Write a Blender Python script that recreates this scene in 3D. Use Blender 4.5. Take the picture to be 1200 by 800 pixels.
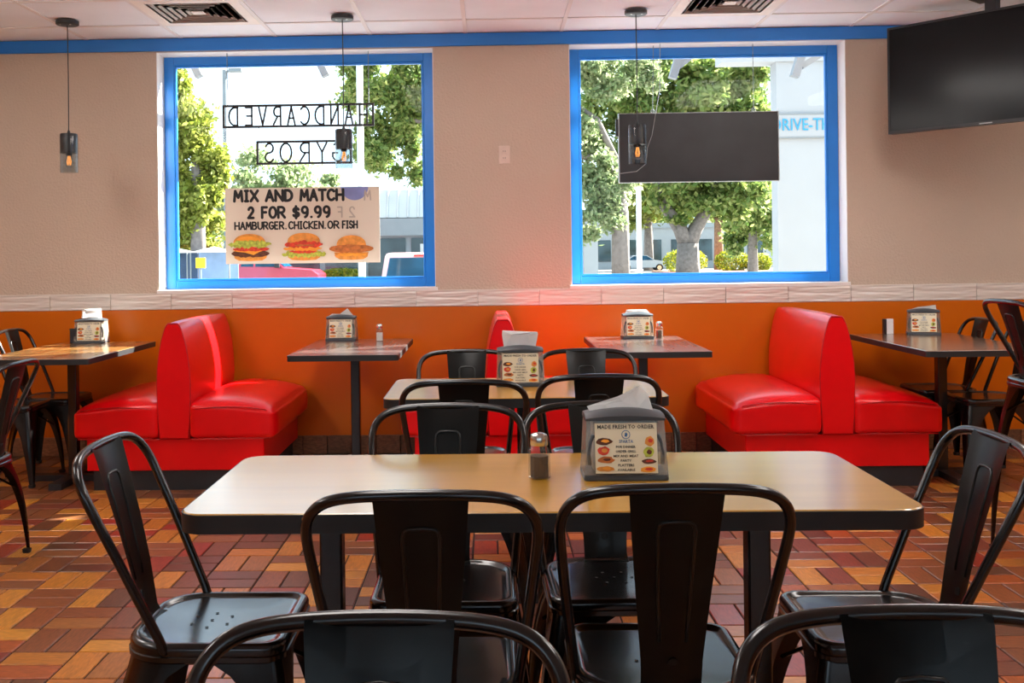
import bpy, bmesh, math, random
from mathutils import Vector, Matrix, Euler
random.seed(7)
for o in list(bpy.data.objects): bpy.data.objects.remove(o)
scene = bpy.context.scene
C = scene.collection
PI = math.pi

# ------------------------------------------------------------------ camera
EYE = 1.263          # eye height, metres
BACK = 6.57          # inner face of the window wall
CEIL = 2.686
cam_data = bpy.data.cameras.new('camera')
cam = bpy.data.objects.new('camera', cam_data); C.objects.link(cam)
cam_data.sensor_width = 36.0; cam_data.lens = 36.0
cam_data.shift_x = (600 - 547.0) / 1200
cam_data.shift_y = (299.3 - 400) / 1200
cam_data.clip_end = 600
_rot = Matrix.Rotation(math.radians(1.3), 3, 'Z') @ Matrix.Rotation(PI/2, 3, 'X') @ Matrix.Rotation(math.radians(-.74), 3, 'Z')
cam.matrix_world = Matrix.Translation((0, 0, EYE)) @ _rot.to_4x4()
scene.camera = cam
scene.view_settings.view_transform = 'Standard'
scene.view_settings.look = 'None'
scene.view_settings.gamma = 1
scene.view_settings.use_curve_mapping = False
scene.view_settings.exposure = 0.0

# ------------------------------------------------------------------ sky and sun
world = bpy.data.worlds.new('sky'); scene.world = world; world.use_nodes = True
bg = world.node_tree.nodes['Background']
bg.inputs[0].default_value = (.68, .85, 1.0, 1); bg.inputs[1].default_value = 2.5
sun_d = bpy.data.lights.new('sun', 'SUN'); sun_d.energy = 48; sun_d.angle = math.radians(.6); sun_d.color = (1, .95, .86)
sun = bpy.data.objects.new('sun', sun_d); C.objects.link(sun)
sun.rotation_euler = Vector((-1, -.60, -.85)).to_track_quat('-Z', 'Y').to_euler()
LAMP = 11.0           # strength of the fluorescent ceiling panels

# ------------------------------------------------------------------ materials
M = {}
def mat(name, col, rough=.5, metal=0, spec=.5, noise=None, bump=None, coat=0, emit=None, estr=0):
    """noise=(scale, amount) varies colour; bump=(scale, strength)."""
    m = bpy.data.materials.new(name); m.use_nodes = True
    nt = m.node_tree; b = nt.nodes['Principled BSDF']
    b.inputs['Base Color'].default_value = (*col, 1)
    b.inputs['Roughness'].default_value = rough
    b.inputs['Metallic'].default_value = metal
    b.inputs['Specular IOR Level'].default_value = spec
    if coat: b.inputs['Coat Weight'].default_value = coat; b.inputs['Coat Roughness'].default_value = .12
    if emit: b.inputs['Emission Color'].default_value = (*emit, 1); b.inputs['Emission Strength'].default_value = estr
    tc = nt.nodes.new('ShaderNodeTexCoord')
    if noise:
        n = nt.nodes.new('ShaderNodeTexNoise'); n.inputs['Scale'].default_value = noise[0]; n.inputs['Detail'].default_value = 4
        nt.links.new(tc.outputs['Object'], n.inputs['Vector'])
        r = nt.nodes.new('ShaderNodeValToRGB')
        a = noise[1]
        r.color_ramp.elements[0].position = .3; r.color_ramp.elements[1].position = .7
        r.color_ramp.elements[0].color = (*[max(0, c*(1-a)) for c in col], 1)
        r.color_ramp.elements[1].color = (*[min(1, c*(1+a)) for c in col], 1)
        nt.links.new(n.outputs['Fac'], r.inputs[0]); nt.links.new(r.outputs[0], b.inputs['Base Color'])
    if bump:
        n = nt.nodes.new('ShaderNodeTexNoise'); n.inputs['Scale'].default_value = bump[0]; n.inputs['Detail'].default_value = 3
        nt.links.new(tc.outputs['Object'], n.inputs['Vector'])
        k = nt.nodes.new('ShaderNodeBump'); k.inputs['Strength'].default_value = bump[1]; k.inputs['Distance'].default_value = .01
        nt.links.new(n.outputs['Fac'], k.inputs['Height']); nt.links.new(k.outputs[0], b.inputs['Normal'])
    M[name] = m
    return m
mat('wall_paint', (.60, .485, .385), .75, bump=(70, .55), noise=(1.2, .04))
mat('ceiling_tile', (.86, .90, .97), .85, noise=(3, .03), bump=(120, .15))
mat('ceiling_grid', (.80, .78, .79), .5)
mat('blue_paint', (.008, .21, .72), .35, noise=(2, .06))
mat('orange_paint', (.60, .130, .002), .30, spec=.35, noise=(1.5, .06))
mat('white_sill', (.85, .83, .80), .4, noise=(6, .03))
mat('red_vinyl', (.76, .002, .005), .30, spec=.3, coat=.22, noise=(5, .05), bump=(220, .05))
mat('red_piping', (.50, .002, .006), .35, noise=(5, .05))
mat('black_kick', (.018, .019, .022), .45, noise=(9, .2))
mat('black_steel', (.006, .0055, .006), .22, spec=.55, noise=(14, .35), coat=.25)
mat('black_plate', (.013, .0150, .0150), .28, spec=.5, noise=(10, .3))
mat('rubber', (.008, .008, .008), .7, noise=(20, .2))
mat('table_edge', (.016, .017, .018), .45, noise=(12, .2))
mat('lid_grey', (.055, .062, .072), .35, noise=(10, .1))
mat('napkin', (.86, .86, .85), .85, noise=(9, .03))
mat('card', (.80, .74, .55), .5, noise=(5, .04))
mat('ink', (.004, .004, .005), .5, noise=(30, .1))
mat('ink_blue', (.05, .16, .38), .5, noise=(30, .1))
mat('chrome', (.72, .70, .66), .22, metal=1, noise=(40, .08))
mat('pepper', (.075, .032, .013), .8, noise=(300, .6))
mat('salt', (.86, .84, .82), .8, noise=(200, .06))
mat('menu_white', (.80, .78, .78), .5, noise=(20, .05))
mat('pendant_black', (.018, .02, .022), .42, noise=(15, .15))
mat('bulb_glow', (.9, .3, .06), .4, emit=(1, .30, .05), estr=2.2, noise=(10, .05))
mat('filament', (1, .5, .1), .4, emit=(1, .30, .05), estr=3, noise=(10, .05))
mat('tv_bezel', (.010, .010, .012), .35, noise=(10, .2))
mat('tv_screen', (.006, .007, .008), .16, spec=.18, noise=(2, .3))
mat('panel_black', (.020, .021, .024), .4, noise=(5, .3))
mat('panel_edge', (.35, .37, .37), .4, metal=.6, noise=(8, .1))
mat('sign_steel', (.022, .022, .026), .5, noise=(20, .2))
mat('outlet', (.72, .60, .52), .4, noise=(15, .04))
mat('outlet_dark', (.06, .05, .045), .5, noise=(15, .1))
mat('vent', (.90, .86, .82), .5, noise=(8, .04))
mat('vent_shade', (.02, .018, .016), .8, noise=(8, .2))
mat('troffer', (.9, .9, .9), .5, emit=(1.0, .95, .90), estr=LAMP, noise=(3, .01))
mat('bun', (.75, .30, .05), .6, noise=(30, .25))
mat('bun_dark', (.50, .15, .03), .6, noise=(40, .35))
mat('lettuce', (.42, .48, .06), .6, noise=(60, .4))
mat('patty', (.10, .03, .012), .7, noise=(70, .5))
mat('cheese', (.90, .36, .03), .5, noise=(20, .1))
mat('tomato', (.65, .05, .02), .5, noise=(50, .3))
mat('print_blue', (.25, .30, .62), .6, noise=(10, .15))
mat('ghost_print', (.48, .43, .37), .6, noise=(10, .08))
mat('concrete', (.22, .215, .21), .9, noise=(.6, .1))
mat('asphalt', (.35, .35, .36), .9, noise=(.4, .15))
mat('bark', (.20, .17, .155), .9, noise=(6, .25), bump=(14, .6))
mat('palm_bark', (.26, .14, .08), .9, noise=(6, .3), bump=(10, .6))
mat('stucco_white', (.34, .37, .40), .7, noise=(3, .03))
mat('stucco_grey', (.28, .32, .35), .7, noise=(3, .05))
mat('metal_grey', (.22, .25, .27), .5, metal=.3, noise=(4, .08))
mat('bracket_grey', (.17, .20, .23), .5, noise=(8, .1))
mat('pole_white', (.48, .52, .52), .5, noise=(4, .05))
mat('roof_white', (.48, .50, .50), .6, noise=(2, .05))
mat('dark_glass', (.04, .07, .08), .1, noise=(.8, .5))
mat('car_red', (.50, .03, .06), .25, coat=.6, noise=(3, .06))
mat('car_white', (.50, .53, .56), .25, coat=.6, noise=(3, .03))
mat('car_silver', (.55, .60, .66), .25, coat=.6, noise=(3, .04))
mat('car_pink', (.72, .42, .42), .25, coat=.6, noise=(3, .04))
mat('car_glass', (.02, .12, .22), .06, noise=(1.5, .5))
mat('tyre', (.02, .02, .02), .8, noise=(20, .2))
mat('tail_light', (.6, .01, .01), .3, noise=(20, .1))
mat('tent_blue', (.28, .42, .66), .6, noise=(3, .1))
mat('tent_navy', (.04, .08, .16), .6, noise=(3, .2))
mat('yellow_sign', (.85, .62, .02), .5, noise=(3, .06))
mat('tan_wall', (.50, .38, .22), .8, noise=(3, .1))
mat('letter_blue', (.02, .28, .55), .4, noise=(6, .06))
mat('mulch', (.42, .20, .13), .9, noise=(2, .3))

def glass(name, tint, ior=1.35, amount=.8, rough=.01, body=0, bcol=(.8, .8, .8)):
    m = bpy.data.materials.new(name); m.use_nodes = True; nt = m.node_tree
    for n in list(nt.nodes): nt.nodes.remove(n)
    out = nt.nodes.new('ShaderNodeOutputMaterial'); mix = nt.nodes.new('ShaderNodeMixShader')
    tr = nt.nodes.new('ShaderNodeBsdfTransparent'); tr.inputs[0].default_value = (*tint, 1)
    gl = nt.nodes.new('ShaderNodeBsdfGlossy'); gl.inputs['Roughness'].default_value = rough
    lw = nt.nodes.new('ShaderNodeLayerWeight'); fr = nt.nodes.new('ShaderNodeMapRange'); pw = nt.nodes.new('ShaderNodeMath'); pw.operation = 'POWER'; pw.inputs[1].default_value = 4.5
    nt.links.new(lw.outputs['Facing'], pw.inputs[0]); nt.links.new(pw.outputs[0], fr.inputs['Value']); fr.inputs['To Min'].default_value = ((ior-1)/(ior+1))**2; fr.inputs['To Max'].default_value = .9
    mu = nt.nodes.new('ShaderNodeMath'); mu.operation = 'MULTIPLY'; mu.inputs[1].default_value = amount
    nt.links.new(fr.outputs[0], mu.inputs[0]); nt.links.new(mu.outputs[0], mix.inputs[0])
    nt.links.new(tr.outputs[0], mix.inputs[1]); nt.links.new(gl.outputs[0], mix.inputs[2]); nt.links.new(mix.outputs[0], out.inputs[0])
    if body:
        df = nt.nodes.new('ShaderNodeBsdfDiffuse'); df.inputs[0].default_value = (*bcol, 1); m2 = nt.nodes.new('ShaderNodeMixShader'); m2.inputs[0].default_value = body
        nt.links.new(mix.outputs[0], m2.inputs[1]); nt.links.new(df.outputs[0], m2.inputs[2]); nt.links.new(m2.outputs[0], out.inputs[0])
    M[name] = m
glass('window_glass', (.97, .99, .99), 1.25, .35)
glass('shade_glass', (.82, .86, .88), 1.6, 1.0)
glass('acrylic', (.82, .79, .75), 1.55, 1.0, .08, .30, (.62, .55, .46))
glass('jar_glass', (.90, .92, .90), 1.7, 1.0, .04, .05, (.75, .76, .72))

def island_mat(name, stops, rough, uv_grain=None, translucent=0, spec=.5, coat=0):
    """Colour picked per loose piece (island) and per object; optional streaky grain along the UV length."""
    m = bpy.data.materials.new(name); m.use_nodes = True; nt = m.node_tree; b = nt.nodes['Principled BSDF']
    g = nt.nodes.new('ShaderNodeNewGeometry'); oi = nt.nodes.new('ShaderNodeObjectInfo')
    ad = nt.nodes.new('ShaderNodeMath'); ad.operation = 'ADD'; fr = nt.nodes.new('ShaderNodeMath'); fr.operation = 'FRACT'
    nt.links.new(g.outputs['Random Per Island'], ad.inputs[0]); nt.links.new(oi.outputs['Random'], ad.inputs[1]); nt.links.new(ad.outputs[0], fr.inputs[0])
    r = nt.nodes.new('ShaderNodeValToRGB'); r.color_ramp.interpolation = 'LINEAR'
    while len(r.color_ramp.elements) < len(stops): r.color_ramp.elements.new(.5)
    for e, (p, c) in zip(r.color_ramp.elements, stops): e.position = p; e.color = (*c, 1)
    nt.links.new(fr.outputs[0], r.inputs[0]); col = r.outputs[0]
    if uv_grain:
        uv = nt.nodes.new('ShaderNodeUVMap'); mp = nt.nodes.new('ShaderNodeMapping'); mp.inputs['Scale'].default_value = (uv_grain[0], uv_grain[1], 1)
        cx = nt.nodes.new('ShaderNodeCombineXYZ'); ml = nt.nodes.new('ShaderNodeMath'); ml.operation = 'MULTIPLY'; ml.inputs[1].default_value = 37
        nt.links.new(fr.outputs[0], ml.inputs[0]); nt.links.new(ml.outputs[0], cx.inputs[0]); nt.links.new(ml.outputs[0], cx.inputs[1])
        nt.links.new(cx.outputs[0], mp.inputs['Location']); nt.links.new(uv.outputs[0], mp.inputs['Vector'])
        n = nt.nodes.new('ShaderNodeTexNoise'); n.inputs['Scale'].default_value = 1; n.inputs['Detail'].default_value = 5; n.inputs['Distortion'].default_value = .6
        nt.links.new(mp.outputs[0], n.inputs['Vector'])
        rr = nt.nodes.new('ShaderNodeMapRange'); rr.inputs['From Min'].default_value = .3; rr.inputs['From Max'].default_value = .7
        rr.inputs['To Min'].default_value = uv_grain[2]; rr.inputs['To Max'].default_value = uv_grain[3]
        nt.links.new(n.outputs['Fac'], rr.inputs['Value'])
        hs = nt.nodes.new('ShaderNodeHueSaturation'); nt.links.new(rr.outputs[0], hs.inputs['Value']); nt.links.new(col, hs.inputs['Color']); col = hs.outputs[0]
    nt.links.new(col, b.inputs['Base Color'])
    b.inputs['Roughness'].default_value = rough; b.inputs['Specular IOR Level'].default_value = spec
    if coat: b.inputs['Coat Weight'].default_value = coat; b.inputs['Coat Roughness'].default_value = .2
    if translucent:
        t = nt.nodes.new('ShaderNodeBsdfTranslucent'); nt.links.new(col, t.inputs[0])
        mx = nt.nodes.new('ShaderNodeMixShader'); mx.inputs[0].default_value = translucent
        out = nt.nodes['Material Output']
        nt.links.new(b.outputs[0], mx.inputs[1]); nt.links.new(t.outputs[0], mx.inputs[2]); nt.links.new(mx.outputs[0], out.inputs[0])
    M[name] = m
island_mat('floor_tile', [(0, (.09, .035, .020)), (.18, (.15, .050, .020)), (.30, (.26, .070, .020)), (.42, (.20, .075, .030)),
                          (.56, (.42, .140, .022)), (.70, (.56, .23, .028)), (.80, (.50, .17, .024)), (.88, (.28, .028, .012)), (1, (.16, .055, .030))],
           .34, (5, 26, .72, 1.25), coat=.25)
island_mat('base_tile', [(0, (.16, .075, .035)), (.5, (.25, .115, .055)), (1, (.32, .16, .07))], .4, (5, 26, .6, 1.3))
mat('grout', (.018, .011, .010), .8, noise=(20, .2))
island_mat('leaf_yellow', [(0, (.15, .20, .02)), (.5, (.26, .30, .04)), (1, (.40, .41, .10))], .6, translucent=.45)
island_mat('leaf_green', [(0, (.08, .15, .03)), (.5, (.20, .28, .06)), (1, (.40, .42, .14))], .6, translucent=.45)
island_mat('leaf_pale', [(0, (.15, .23, .09)), (.5, (.28, .35, .16)), (1, (.44, .47, .27))], .6, translucent=.45)
island_mat('leaf_shrub', [(0, (.07, .13, .008)), (.5, (.22, .25, .014)), (1, (.40, .36, .02))], .6, translucent=.4)

def wood_mat(name, c1, c2, rough, scale=(1.2, 14)):
    """Laminate with a faint wood figure running along the local x axis."""
    m = bpy.data.materials.new(name); m.use_nodes = True; nt = m.node_tree; b = nt.nodes['Principled BSDF']
    tc = nt.nodes.new('ShaderNodeTexCoord'); mp = nt.nodes.new('ShaderNodeMapping'); mp.inputs['Scale'].default_value = (scale[0], scale[1], 3)
    n = nt.nodes.new('ShaderNodeTexNoise'); n.inputs['Scale'].default_value = 1.5; n.inputs['Detail'].default_value = 6; n.inputs['Distortion'].default_value = .4
    r = nt.nodes.new('ShaderNodeValToRGB'); r.color_ramp.elements[0].position = .32; r.color_ramp.elements[1].position = .68
    r.color_ramp.elements[0].color = (*c1, 1); r.color_ramp.elements[1].color = (*c2, 1)
    nt.links.new(tc.outputs['Object'], mp.inputs['Vector']); nt.links.new(mp.outputs[0], n.inputs['Vector'])
    nt.links.new(n.outputs['Fac'], r.inputs[0]); nt.links.new(r.outputs[0], b.inputs['Base Color'])
    b.inputs['Roughness'].default_value = rough; b.inputs['Coat Weight'].default_value = 1; b.inputs['Coat Roughness'].default_value = .17; b.inputs['Coat IOR'].default_value = 1.9
    M[name] = m
wood_mat('laminate_gold', (.47, .225, .012), (.54, .265, .018), .30)
wood_mat('laminate_walnut', (.10, .045, .022), (.15, .07, .035), .33, (14, 1.2))
wood_mat('laminate_oak', (.13, .055, .015), (.34, .16, .035), .33, (14, 1.2))
wood_mat('laminate_slate', (.06, .045, .045), (.10, .075, .07), .30, (14, 1.2))

def wave_tile():
    m = bpy.data.materials.new('wave_tile'); m.use_nodes = True; nt = m.node_tree; b = nt.nodes['Principled BSDF']
    b.inputs['Base Color'].default_value = (.74, .68, .62, 1); b.inputs['Roughness'].default_value = .25
    tc = nt.nodes.new('ShaderNodeTexCoord'); mp = nt.nodes.new('ShaderNodeMapping'); mp.inputs['Scale'].default_value = (3, 1, 22)
    n = nt.nodes.new('ShaderNodeTexNoise'); n.inputs['Scale'].default_value = 1.6; n.inputs['Detail'].default_value = 1
    k = nt.nodes.new('ShaderNodeBump'); k.inputs['Strength'].default_value = .9; k.inputs['Distance'].default_value = .02
    nt.links.new(tc.outputs['Object'], mp.inputs['Vector']); nt.links.new(mp.outputs[0], n.inputs['Vector'])
    nt.links.new(n.outputs['Fac'], k.inputs['Height']); nt.links.new(k.outputs[0], b.inputs['Normal'])
    M['wave_tile'] = m
wave_tile()
def banner_mat():
    m = bpy.data.materials.new('banner_vinyl'); m.use_nodes = True; nt = m.node_tree; b = nt.nodes['Principled BSDF']
    b.inputs['Base Color'].default_value = (.74, .66, .56, 1); b.inputs['Roughness'].default_value = .5
    tc = nt.nodes.new('ShaderNodeTexCoord'); n = nt.nodes.new('ShaderNodeTexNoise'); n.inputs['Scale'].default_value = 3
    r = nt.nodes.new('ShaderNodeValToRGB'); r.color_ramp.elements[0].color = (.68, .61, .51, 1); r.color_ramp.elements[1].color = (.78, .70, .60, 1)
    nt.links.new(tc.outputs['Object'], n.inputs['Vector']); nt.links.new(n.outputs['Fac'], r.inputs[0]); nt.links.new(r.outputs[0], b.inputs['Base Color'])
    t = nt.nodes.new('ShaderNodeBsdfTranslucent'); nt.links.new(r.outputs[0], t.inputs[0])
    mx = nt.nodes.new('ShaderNodeMixShader'); mx.inputs[0].default_value = .12
    nt.links.new(b.outputs[0], mx.inputs[1]); nt.links.new(t.outputs[0], mx.inputs[2]); nt.links.new(mx.outputs[0], nt.nodes['Material Output'].inputs[0])
    M['banner_vinyl'] = m
banner_mat()

# ------------------------------------------------------------------ mesh helpers
def obj(name, bm, m, parent=None, loc=None, smooth=False):
    me = bpy.data.meshes.new(name); bm.normal_update(); bm.to_mesh(me); bm.free()
    return mobj(name, me, m, parent, loc, smooth)
def mobj(name, me, m, parent=None, loc=None, smooth=False):
    if m is not None and not me.materials: me.materials.append(M[m])
    if smooth:
        for p in me.polygons: p.use_smooth = True
        if smooth == 'auto':
            try: me.set_sharp_from_angle(angle=math.radians(40))
            except Exception: pass
    o = bpy.data.objects.new(name, me); C.objects.link(o)
    if parent: o.parent = parent
    if loc: o.location = loc
    return o
def tag(o, label, cat, group=None):
    o['label'] = label; o['category'] = cat
    if group: o['group'] = group
    return o
def thing(name, label, cat, loc=(0, 0, 0), rz=0, group=None):
    o = bpy.data.objects.new(name, None); C.objects.link(o); o.empty_display_size = .1
    o.location = loc; o.rotation_euler = (0, 0, rz)
    return tag(o, label, cat, group)
def struct(o): o['kind'] = 'structure'; return o
def copy_tree(o, parent=None):
    c = o.copy(); C.objects.link(c); c.parent = parent
    for ch in o.children: copy_tree(ch, c)
    return c
def place(root, loc, rz, label, group=None):
    root.location = loc; root.rotation_euler = (0, 0, rz); root['label'] = label
    if group: root['group'] = group
    return root
def box(x0, x1, y0, y1, z0, z1, bm=None, bevel=0, seg=2):
    own = bm is None
    b = bmesh.new()
    bmesh.ops.create_cube(b, size=1)
    for v in b.verts: v.co = Vector((x0+(v.co.x+.5)*(x1-x0), y0+(v.co.y+.5)*(y1-y0), z0+(v.co.z+.5)*(z1-z0)))
    if bevel: bmesh.ops.bevel(b, geom=b.edges[:], offset=bevel, segments=seg, affect='EDGES', profile=.5)
    if own: return b
    join(bm, b); return bm
def join(bm, b):
    mp = {v: bm.verts.new(v.co) for v in b.verts}
    for f in b.faces:
        try: bm.faces.new([mp[v] for v in f.verts])
        except ValueError: pass
    b.free()
def tube(pts, r, n=10, bm=None, cap=True, closed=False):
    bm = bm or bmesh.new()
    pts = [Vector(p) for p in pts]; N = len(pts); rings = []; nrm = None
    for i, p in enumerate(pts):
        a = pts[(i-1) % N] if (closed or i) else pts[0]; b = pts[(i+1) % N] if (closed or i < N-1) else pts[-1]
        t = (b - a).normalized()
        if nrm is None:
            ref = Vector((0, 0, 1)) if abs(t.z) < .9 else Vector((1, 0, 0)); nrm = (ref - t*ref.dot(t)).normalized()
        else: nrm = (nrm - t*nrm.dot(t)).normalized()
        bi = t.cross(nrm); rr = r[i] if isinstance(r, (list, tuple)) else r
        rings.append([bm.verts.new(p + (nrm*math.cos(2*PI*k/n) + bi*math.sin(2*PI*k/n))*rr) for k in range(n)])
    for i in range(N if closed else N-1):
        A, B = rings[i], rings[(i+1) % N]
        for k in range(n): bm.faces.new((A[k], A[(k+1) % n], B[(k+1) % n], B[k]))
    if cap and not closed: bm.faces.new(rings[0][::-1]); bm.faces.new(rings[-1])
    return bm
def lathe(prof, n=24, bm=None, cx=0, cy=0, cap=True):
    """prof: list of (radius, z) from bottom to top."""
    bm = bm or bmesh.new(); rings = []
    for r, z in prof: rings.append([bm.verts.new((cx+r*math.cos(2*PI*k/n), cy+r*math.sin(2*PI*k/n), z)) for k in range(n)])
    for A, B in zip(rings, rings[1:]):
        for k in range(n): bm.faces.new((A[k], A[(k+1) % n], B[(k+1) % n], B[k]))
    if cap: bm.faces.new(rings[0][::-1]); bm.faces.new(rings[-1])
    return bm
def loft(rings, bm=None, cap0=True, cap1=True):
    bm = bm or bmesh.new(); R = [[bm.verts.new(p) for p in r] for r in rings]; n = len(R[0])
    for A, B in zip(R, R[1:]):
        for k in range(n): bm.faces.new((A[k], A[(k+1) % n], B[(k+1) % n], B[k]))
    if cap0: bm.faces.new(R[0][::-1])
    if cap1: bm.faces.new(R[-1])
    return bm
def rrect(w, d, r, z, seg=6, cx=0, cy=0):
    pts = []
    for sx, sy, a0 in ((1, 1, 0), (-1, 1, PI/2), (-1, -1, PI), (1, -1, 1.5*PI)):
        for k in range(seg+1):
            a = a0 + PI/2*k/seg
            pts.append((cx+sx*(w/2-r)+r*math.cos(a), cy+sy*(d/2-r)+r*math.sin(a), z))
    return pts
def rseat(w, d, rf, rr, z, seg=6):
    pts = []
    for sx, sy, a0 in ((1, 1, 0), (-1, 1, PI/2), (-1, -1, PI), (1, -1, 1.5*PI)):
        r = rf if sy > 0 else rr
        for k in range(seg+1):
            a = a0 + PI/2*k/seg
            pts.append((sx*(w/2-r)+r*math.cos(a), sy*(d/2-r)+r*math.sin(a), z))
    return pts
def rslab(w, d, r, z0, z1, bev=.003):
    return loft([rrect(w-2*bev, d-2*bev, r, z0), rrect(w, d, r, z0+bev), rrect(w, d, r, z1-bev), rrect(w-2*bev, d-2*bev, r, z1)])
def plate_poly(pts, y0, y1, bm=None):
    """outline in x,z extruded from y0 (front) to y1."""
    bm = bm or bmesh.new()
    a = [bm.verts.new((x, y0, z)) for x, z in pts]; b = [bm.verts.new((x, y1, z)) for x, z in pts]; n = len(pts)
    bm.faces.new(a); bm.faces.new(b[::-1])
    for k in range(n): bm.faces.new((a[(k+1) % n], a[k], b[k], b[(k+1) % n]))
    return bm
def grid_rounded(half, r, div, dome=None):
    """rounded box with evenly divided faces; dome(p) -> extra offset"""
    b = bmesh.new(); bmesh.ops.create_cube(b, size=2)
    bmesh.ops.subdivide_edges(b, edges=b.edges[:], cuts=div, use_grid_fill=True)
    for v in b.verts:
        # pull grid lines toward the edges so the rounding is smooth
        p = Vector([math.copysign(abs(c)**.65, c) for c in v.co])
        q = Vector([p[i]*half[i] for i in range(3)])
        inn = Vector([max(-(half[i]-r), min(half[i]-r, q[i])) for i in range(3)])
        dd = q - inn
        v.co = inn + dd.normalized()*r if dd.length > 1e-9 else q
        if dome: v.co += dome(p)
    return b
def text_mesh(name, s, size, m, parent, loc, rx=PI/2, width=None, height=None, bold=0, mirror=False, align='CENTER', depth=.001, rz=0, resolution=2):
    cu = bpy.data.curves.new(name, 'FONT'); cu.body = s; cu.size = size; cu.align_x = align; cu.align_y = 'CENTER'
    cu.offset = bold; cu.extrude = depth; cu.resolution_u = resolution
    t = bpy.data.objects.new(name, cu); C.objects.link(t)
    dg = bpy.context.evaluated_depsgraph_get(); dg.update()
    me = bpy.data.meshes.new_from_object(t.evaluated_get(dg))
    bpy.data.objects.remove(t); bpy.data.curves.remove(cu)
    if width and len(me.vertices):
        xs = [v.co.x for v in me.vertices]; k = width/(max(xs)-min(xs)); c = (max(xs)+min(xs))/2
        for v in me.vertices: v.co.x = (v.co.x-c)*k
    if height:
        ys = [v.co.y for v in me.vertices]; k = height/(max(ys)-min(ys)); c = (max(ys)+min(ys))/2
        for v in me.vertices: v.co.y = (v.co.y-c)*k
    if mirror:
        for v in me.vertices: v.co.x *= -1
        me.flip_normals()
    me.materials.clear(); me.materials.append(M[m])
    o = bpy.data.objects.new(name, me); C.objects.link(o); o.parent = parent
    o.location = loc; o.rotation_euler = (rx, 0, rz)
    return o

# single-stroke lettering for the bent-steel signs and the hand-drawn banner type
def _arc(cx, cy, rx, ry, a0, a1, n=10): return [(cx+rx*math.cos(math.radians(a0+(a1-a0)*k/n)), cy+ry*math.sin(math.radians(a0+(a1-a0)*k/n))) for k in range(n+1)]
_O = _arc(.5, .5, .5, .5, 90, 450, 20)
_N9 = _arc(.5, .70, .42, .30, 20, 380, 16)
GLYPH = {
 'A': [[(0, 0), (.5, 1), (1, 0)], [(.2, .36), (.8, .36)]], 'B': [[(0, 0), (0, 1)], [(0, 1)]+_arc(.45, .77, .4, .23, 90, -90)+[(0, .54)], [(0, .54)]+_arc(.5, .27, .45, .27, 90, -90)+[(0, 0)]],
 'C': [_arc(.55, .5, .55, .5, 45, 315, 16)], 'D': [[(0, 0), (0, 1)], [(0, 1)]+_arc(.3, .5, .65, .5, 90, -90, 14)+[(0, 0)]],
 'E': [[(.85, 1), (0, 1), (0, 0), (.85, 0)], [(0, .52), (.7, .52)]], 'F': [[(.9, 1), (0, 1), (0, 0)], [(0, .52), (.75, .52)]],
 'G': [_arc(.55, .5, .55, .5, 50, 330, 16)+[(1.02, .45), (.62, .45)]], 'H': [[(0, 0), (0, 1)], [(1, 0), (1, 1)], [(0, .5), (1, .5)]],
 'I': [[(.5, 0), (.5, 1)], [(.15, 1), (.85, 1)], [(.15, 0), (.85, 0)]], 'K': [[(0, 0), (0, 1)], [(.95, 1), (.05, .45), (1, 0)]],
 'M': [[(0, 0), (.12, 1), (.5, .35), (.88, 1), (1, 0)]], 'N': [[(0, 0), (0, 1), (1, 0), (1, 1)]], 'O': [_O],
 'R': [[(0, 0), (0, 1)]+_arc(.5, .74, .42, .26, 90, -90)+[(0, .48)], [(.4, .48), (1, 0)]],
 'S': [_arc(.5, .75, .42, .25, 20, 270, 10)+_arc(.5, .25, .45, .25, 90, -160, 10)[1:]], 'T': [[(.5, 0), (.5, 1)], [(0, 1), (1, 1)]],
 'U': [[(0, 1), (0, .4)]+_arc(.5, .4, .5, .4, 180, 360)+[(1, 1)]], 'V': [[(0, 1), (.5, 0), (1, 1)]], 'X': [[(0, 1), (1, 0)], [(1, 1), (0, 0)]],
 'Y': [[(0, 1), (.5, .5), (1, 1)], [(.5, .5), (.5, 0)]], '2': [_arc(.5, .72, .42, .28, 165, -30)+[(.02, 0), (.95, 0)]],
 '9': [_N9, [(.92, .72)]+_arc(.42, .45, .5, .45, 10, -75, 6)], '$': [_arc(.5, .68, .40, .20, 20, 270, 10)+_arc(.5, .28, .42, .20, 90, -160, 10)[1:], [(.5, 1.05), (.5, -.08)]],
 '.': [[(.48, .02), (.52, .02)]],
}
GW_ = {'I': .55, '.': .3, 'M': 1.15, 'E': .8, 'F': .8, ' ': .6}
def stroke_mesh(text, w, h, th, y0, y1, gap=.42, bm=None, x_off=0, z_off=0):
    """flat strokes of thickness th between y0 and y1; text box w x h, origin at its lower left"""
    bm = bm or bmesh.new()
    adv = [GW_.get(c, 1) for c in text]; tot = sum(adv)+gap*(len(text)-1); k = (w-th)/tot; x = th/2
    for c, a in zip(text, adv):
        cnt = 0
        for line in GLYPH.get(c, []):
            pts = [Vector((x_off+x+p[0]*a*k, z_off+th/2+p[1]*(h-th))) for p in line]
            for p, q in zip(pts, pts[1:]):
                d = q-p
                if d.length < 1e-7: continue
                d.normalize(); n = Vector((-d.y, d.x)); ang = math.atan2(n.y, n.x)
                ring = [(p.x+th/2*math.cos(ang+PI*t/5), p.y+th/2*math.sin(ang+PI*t/5)) for t in range(6)]+[(q.x+th/2*math.cos(ang+PI+PI*t/5), q.y+th/2*math.sin(ang+PI+PI*t/5)) for t in range(6)]
                plate_poly(ring[::-1], y0-7e-5*cnt*(abs(y0) < .003), y1, bm); cnt += 1
        x += (a+gap)*k
    return bm

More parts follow.
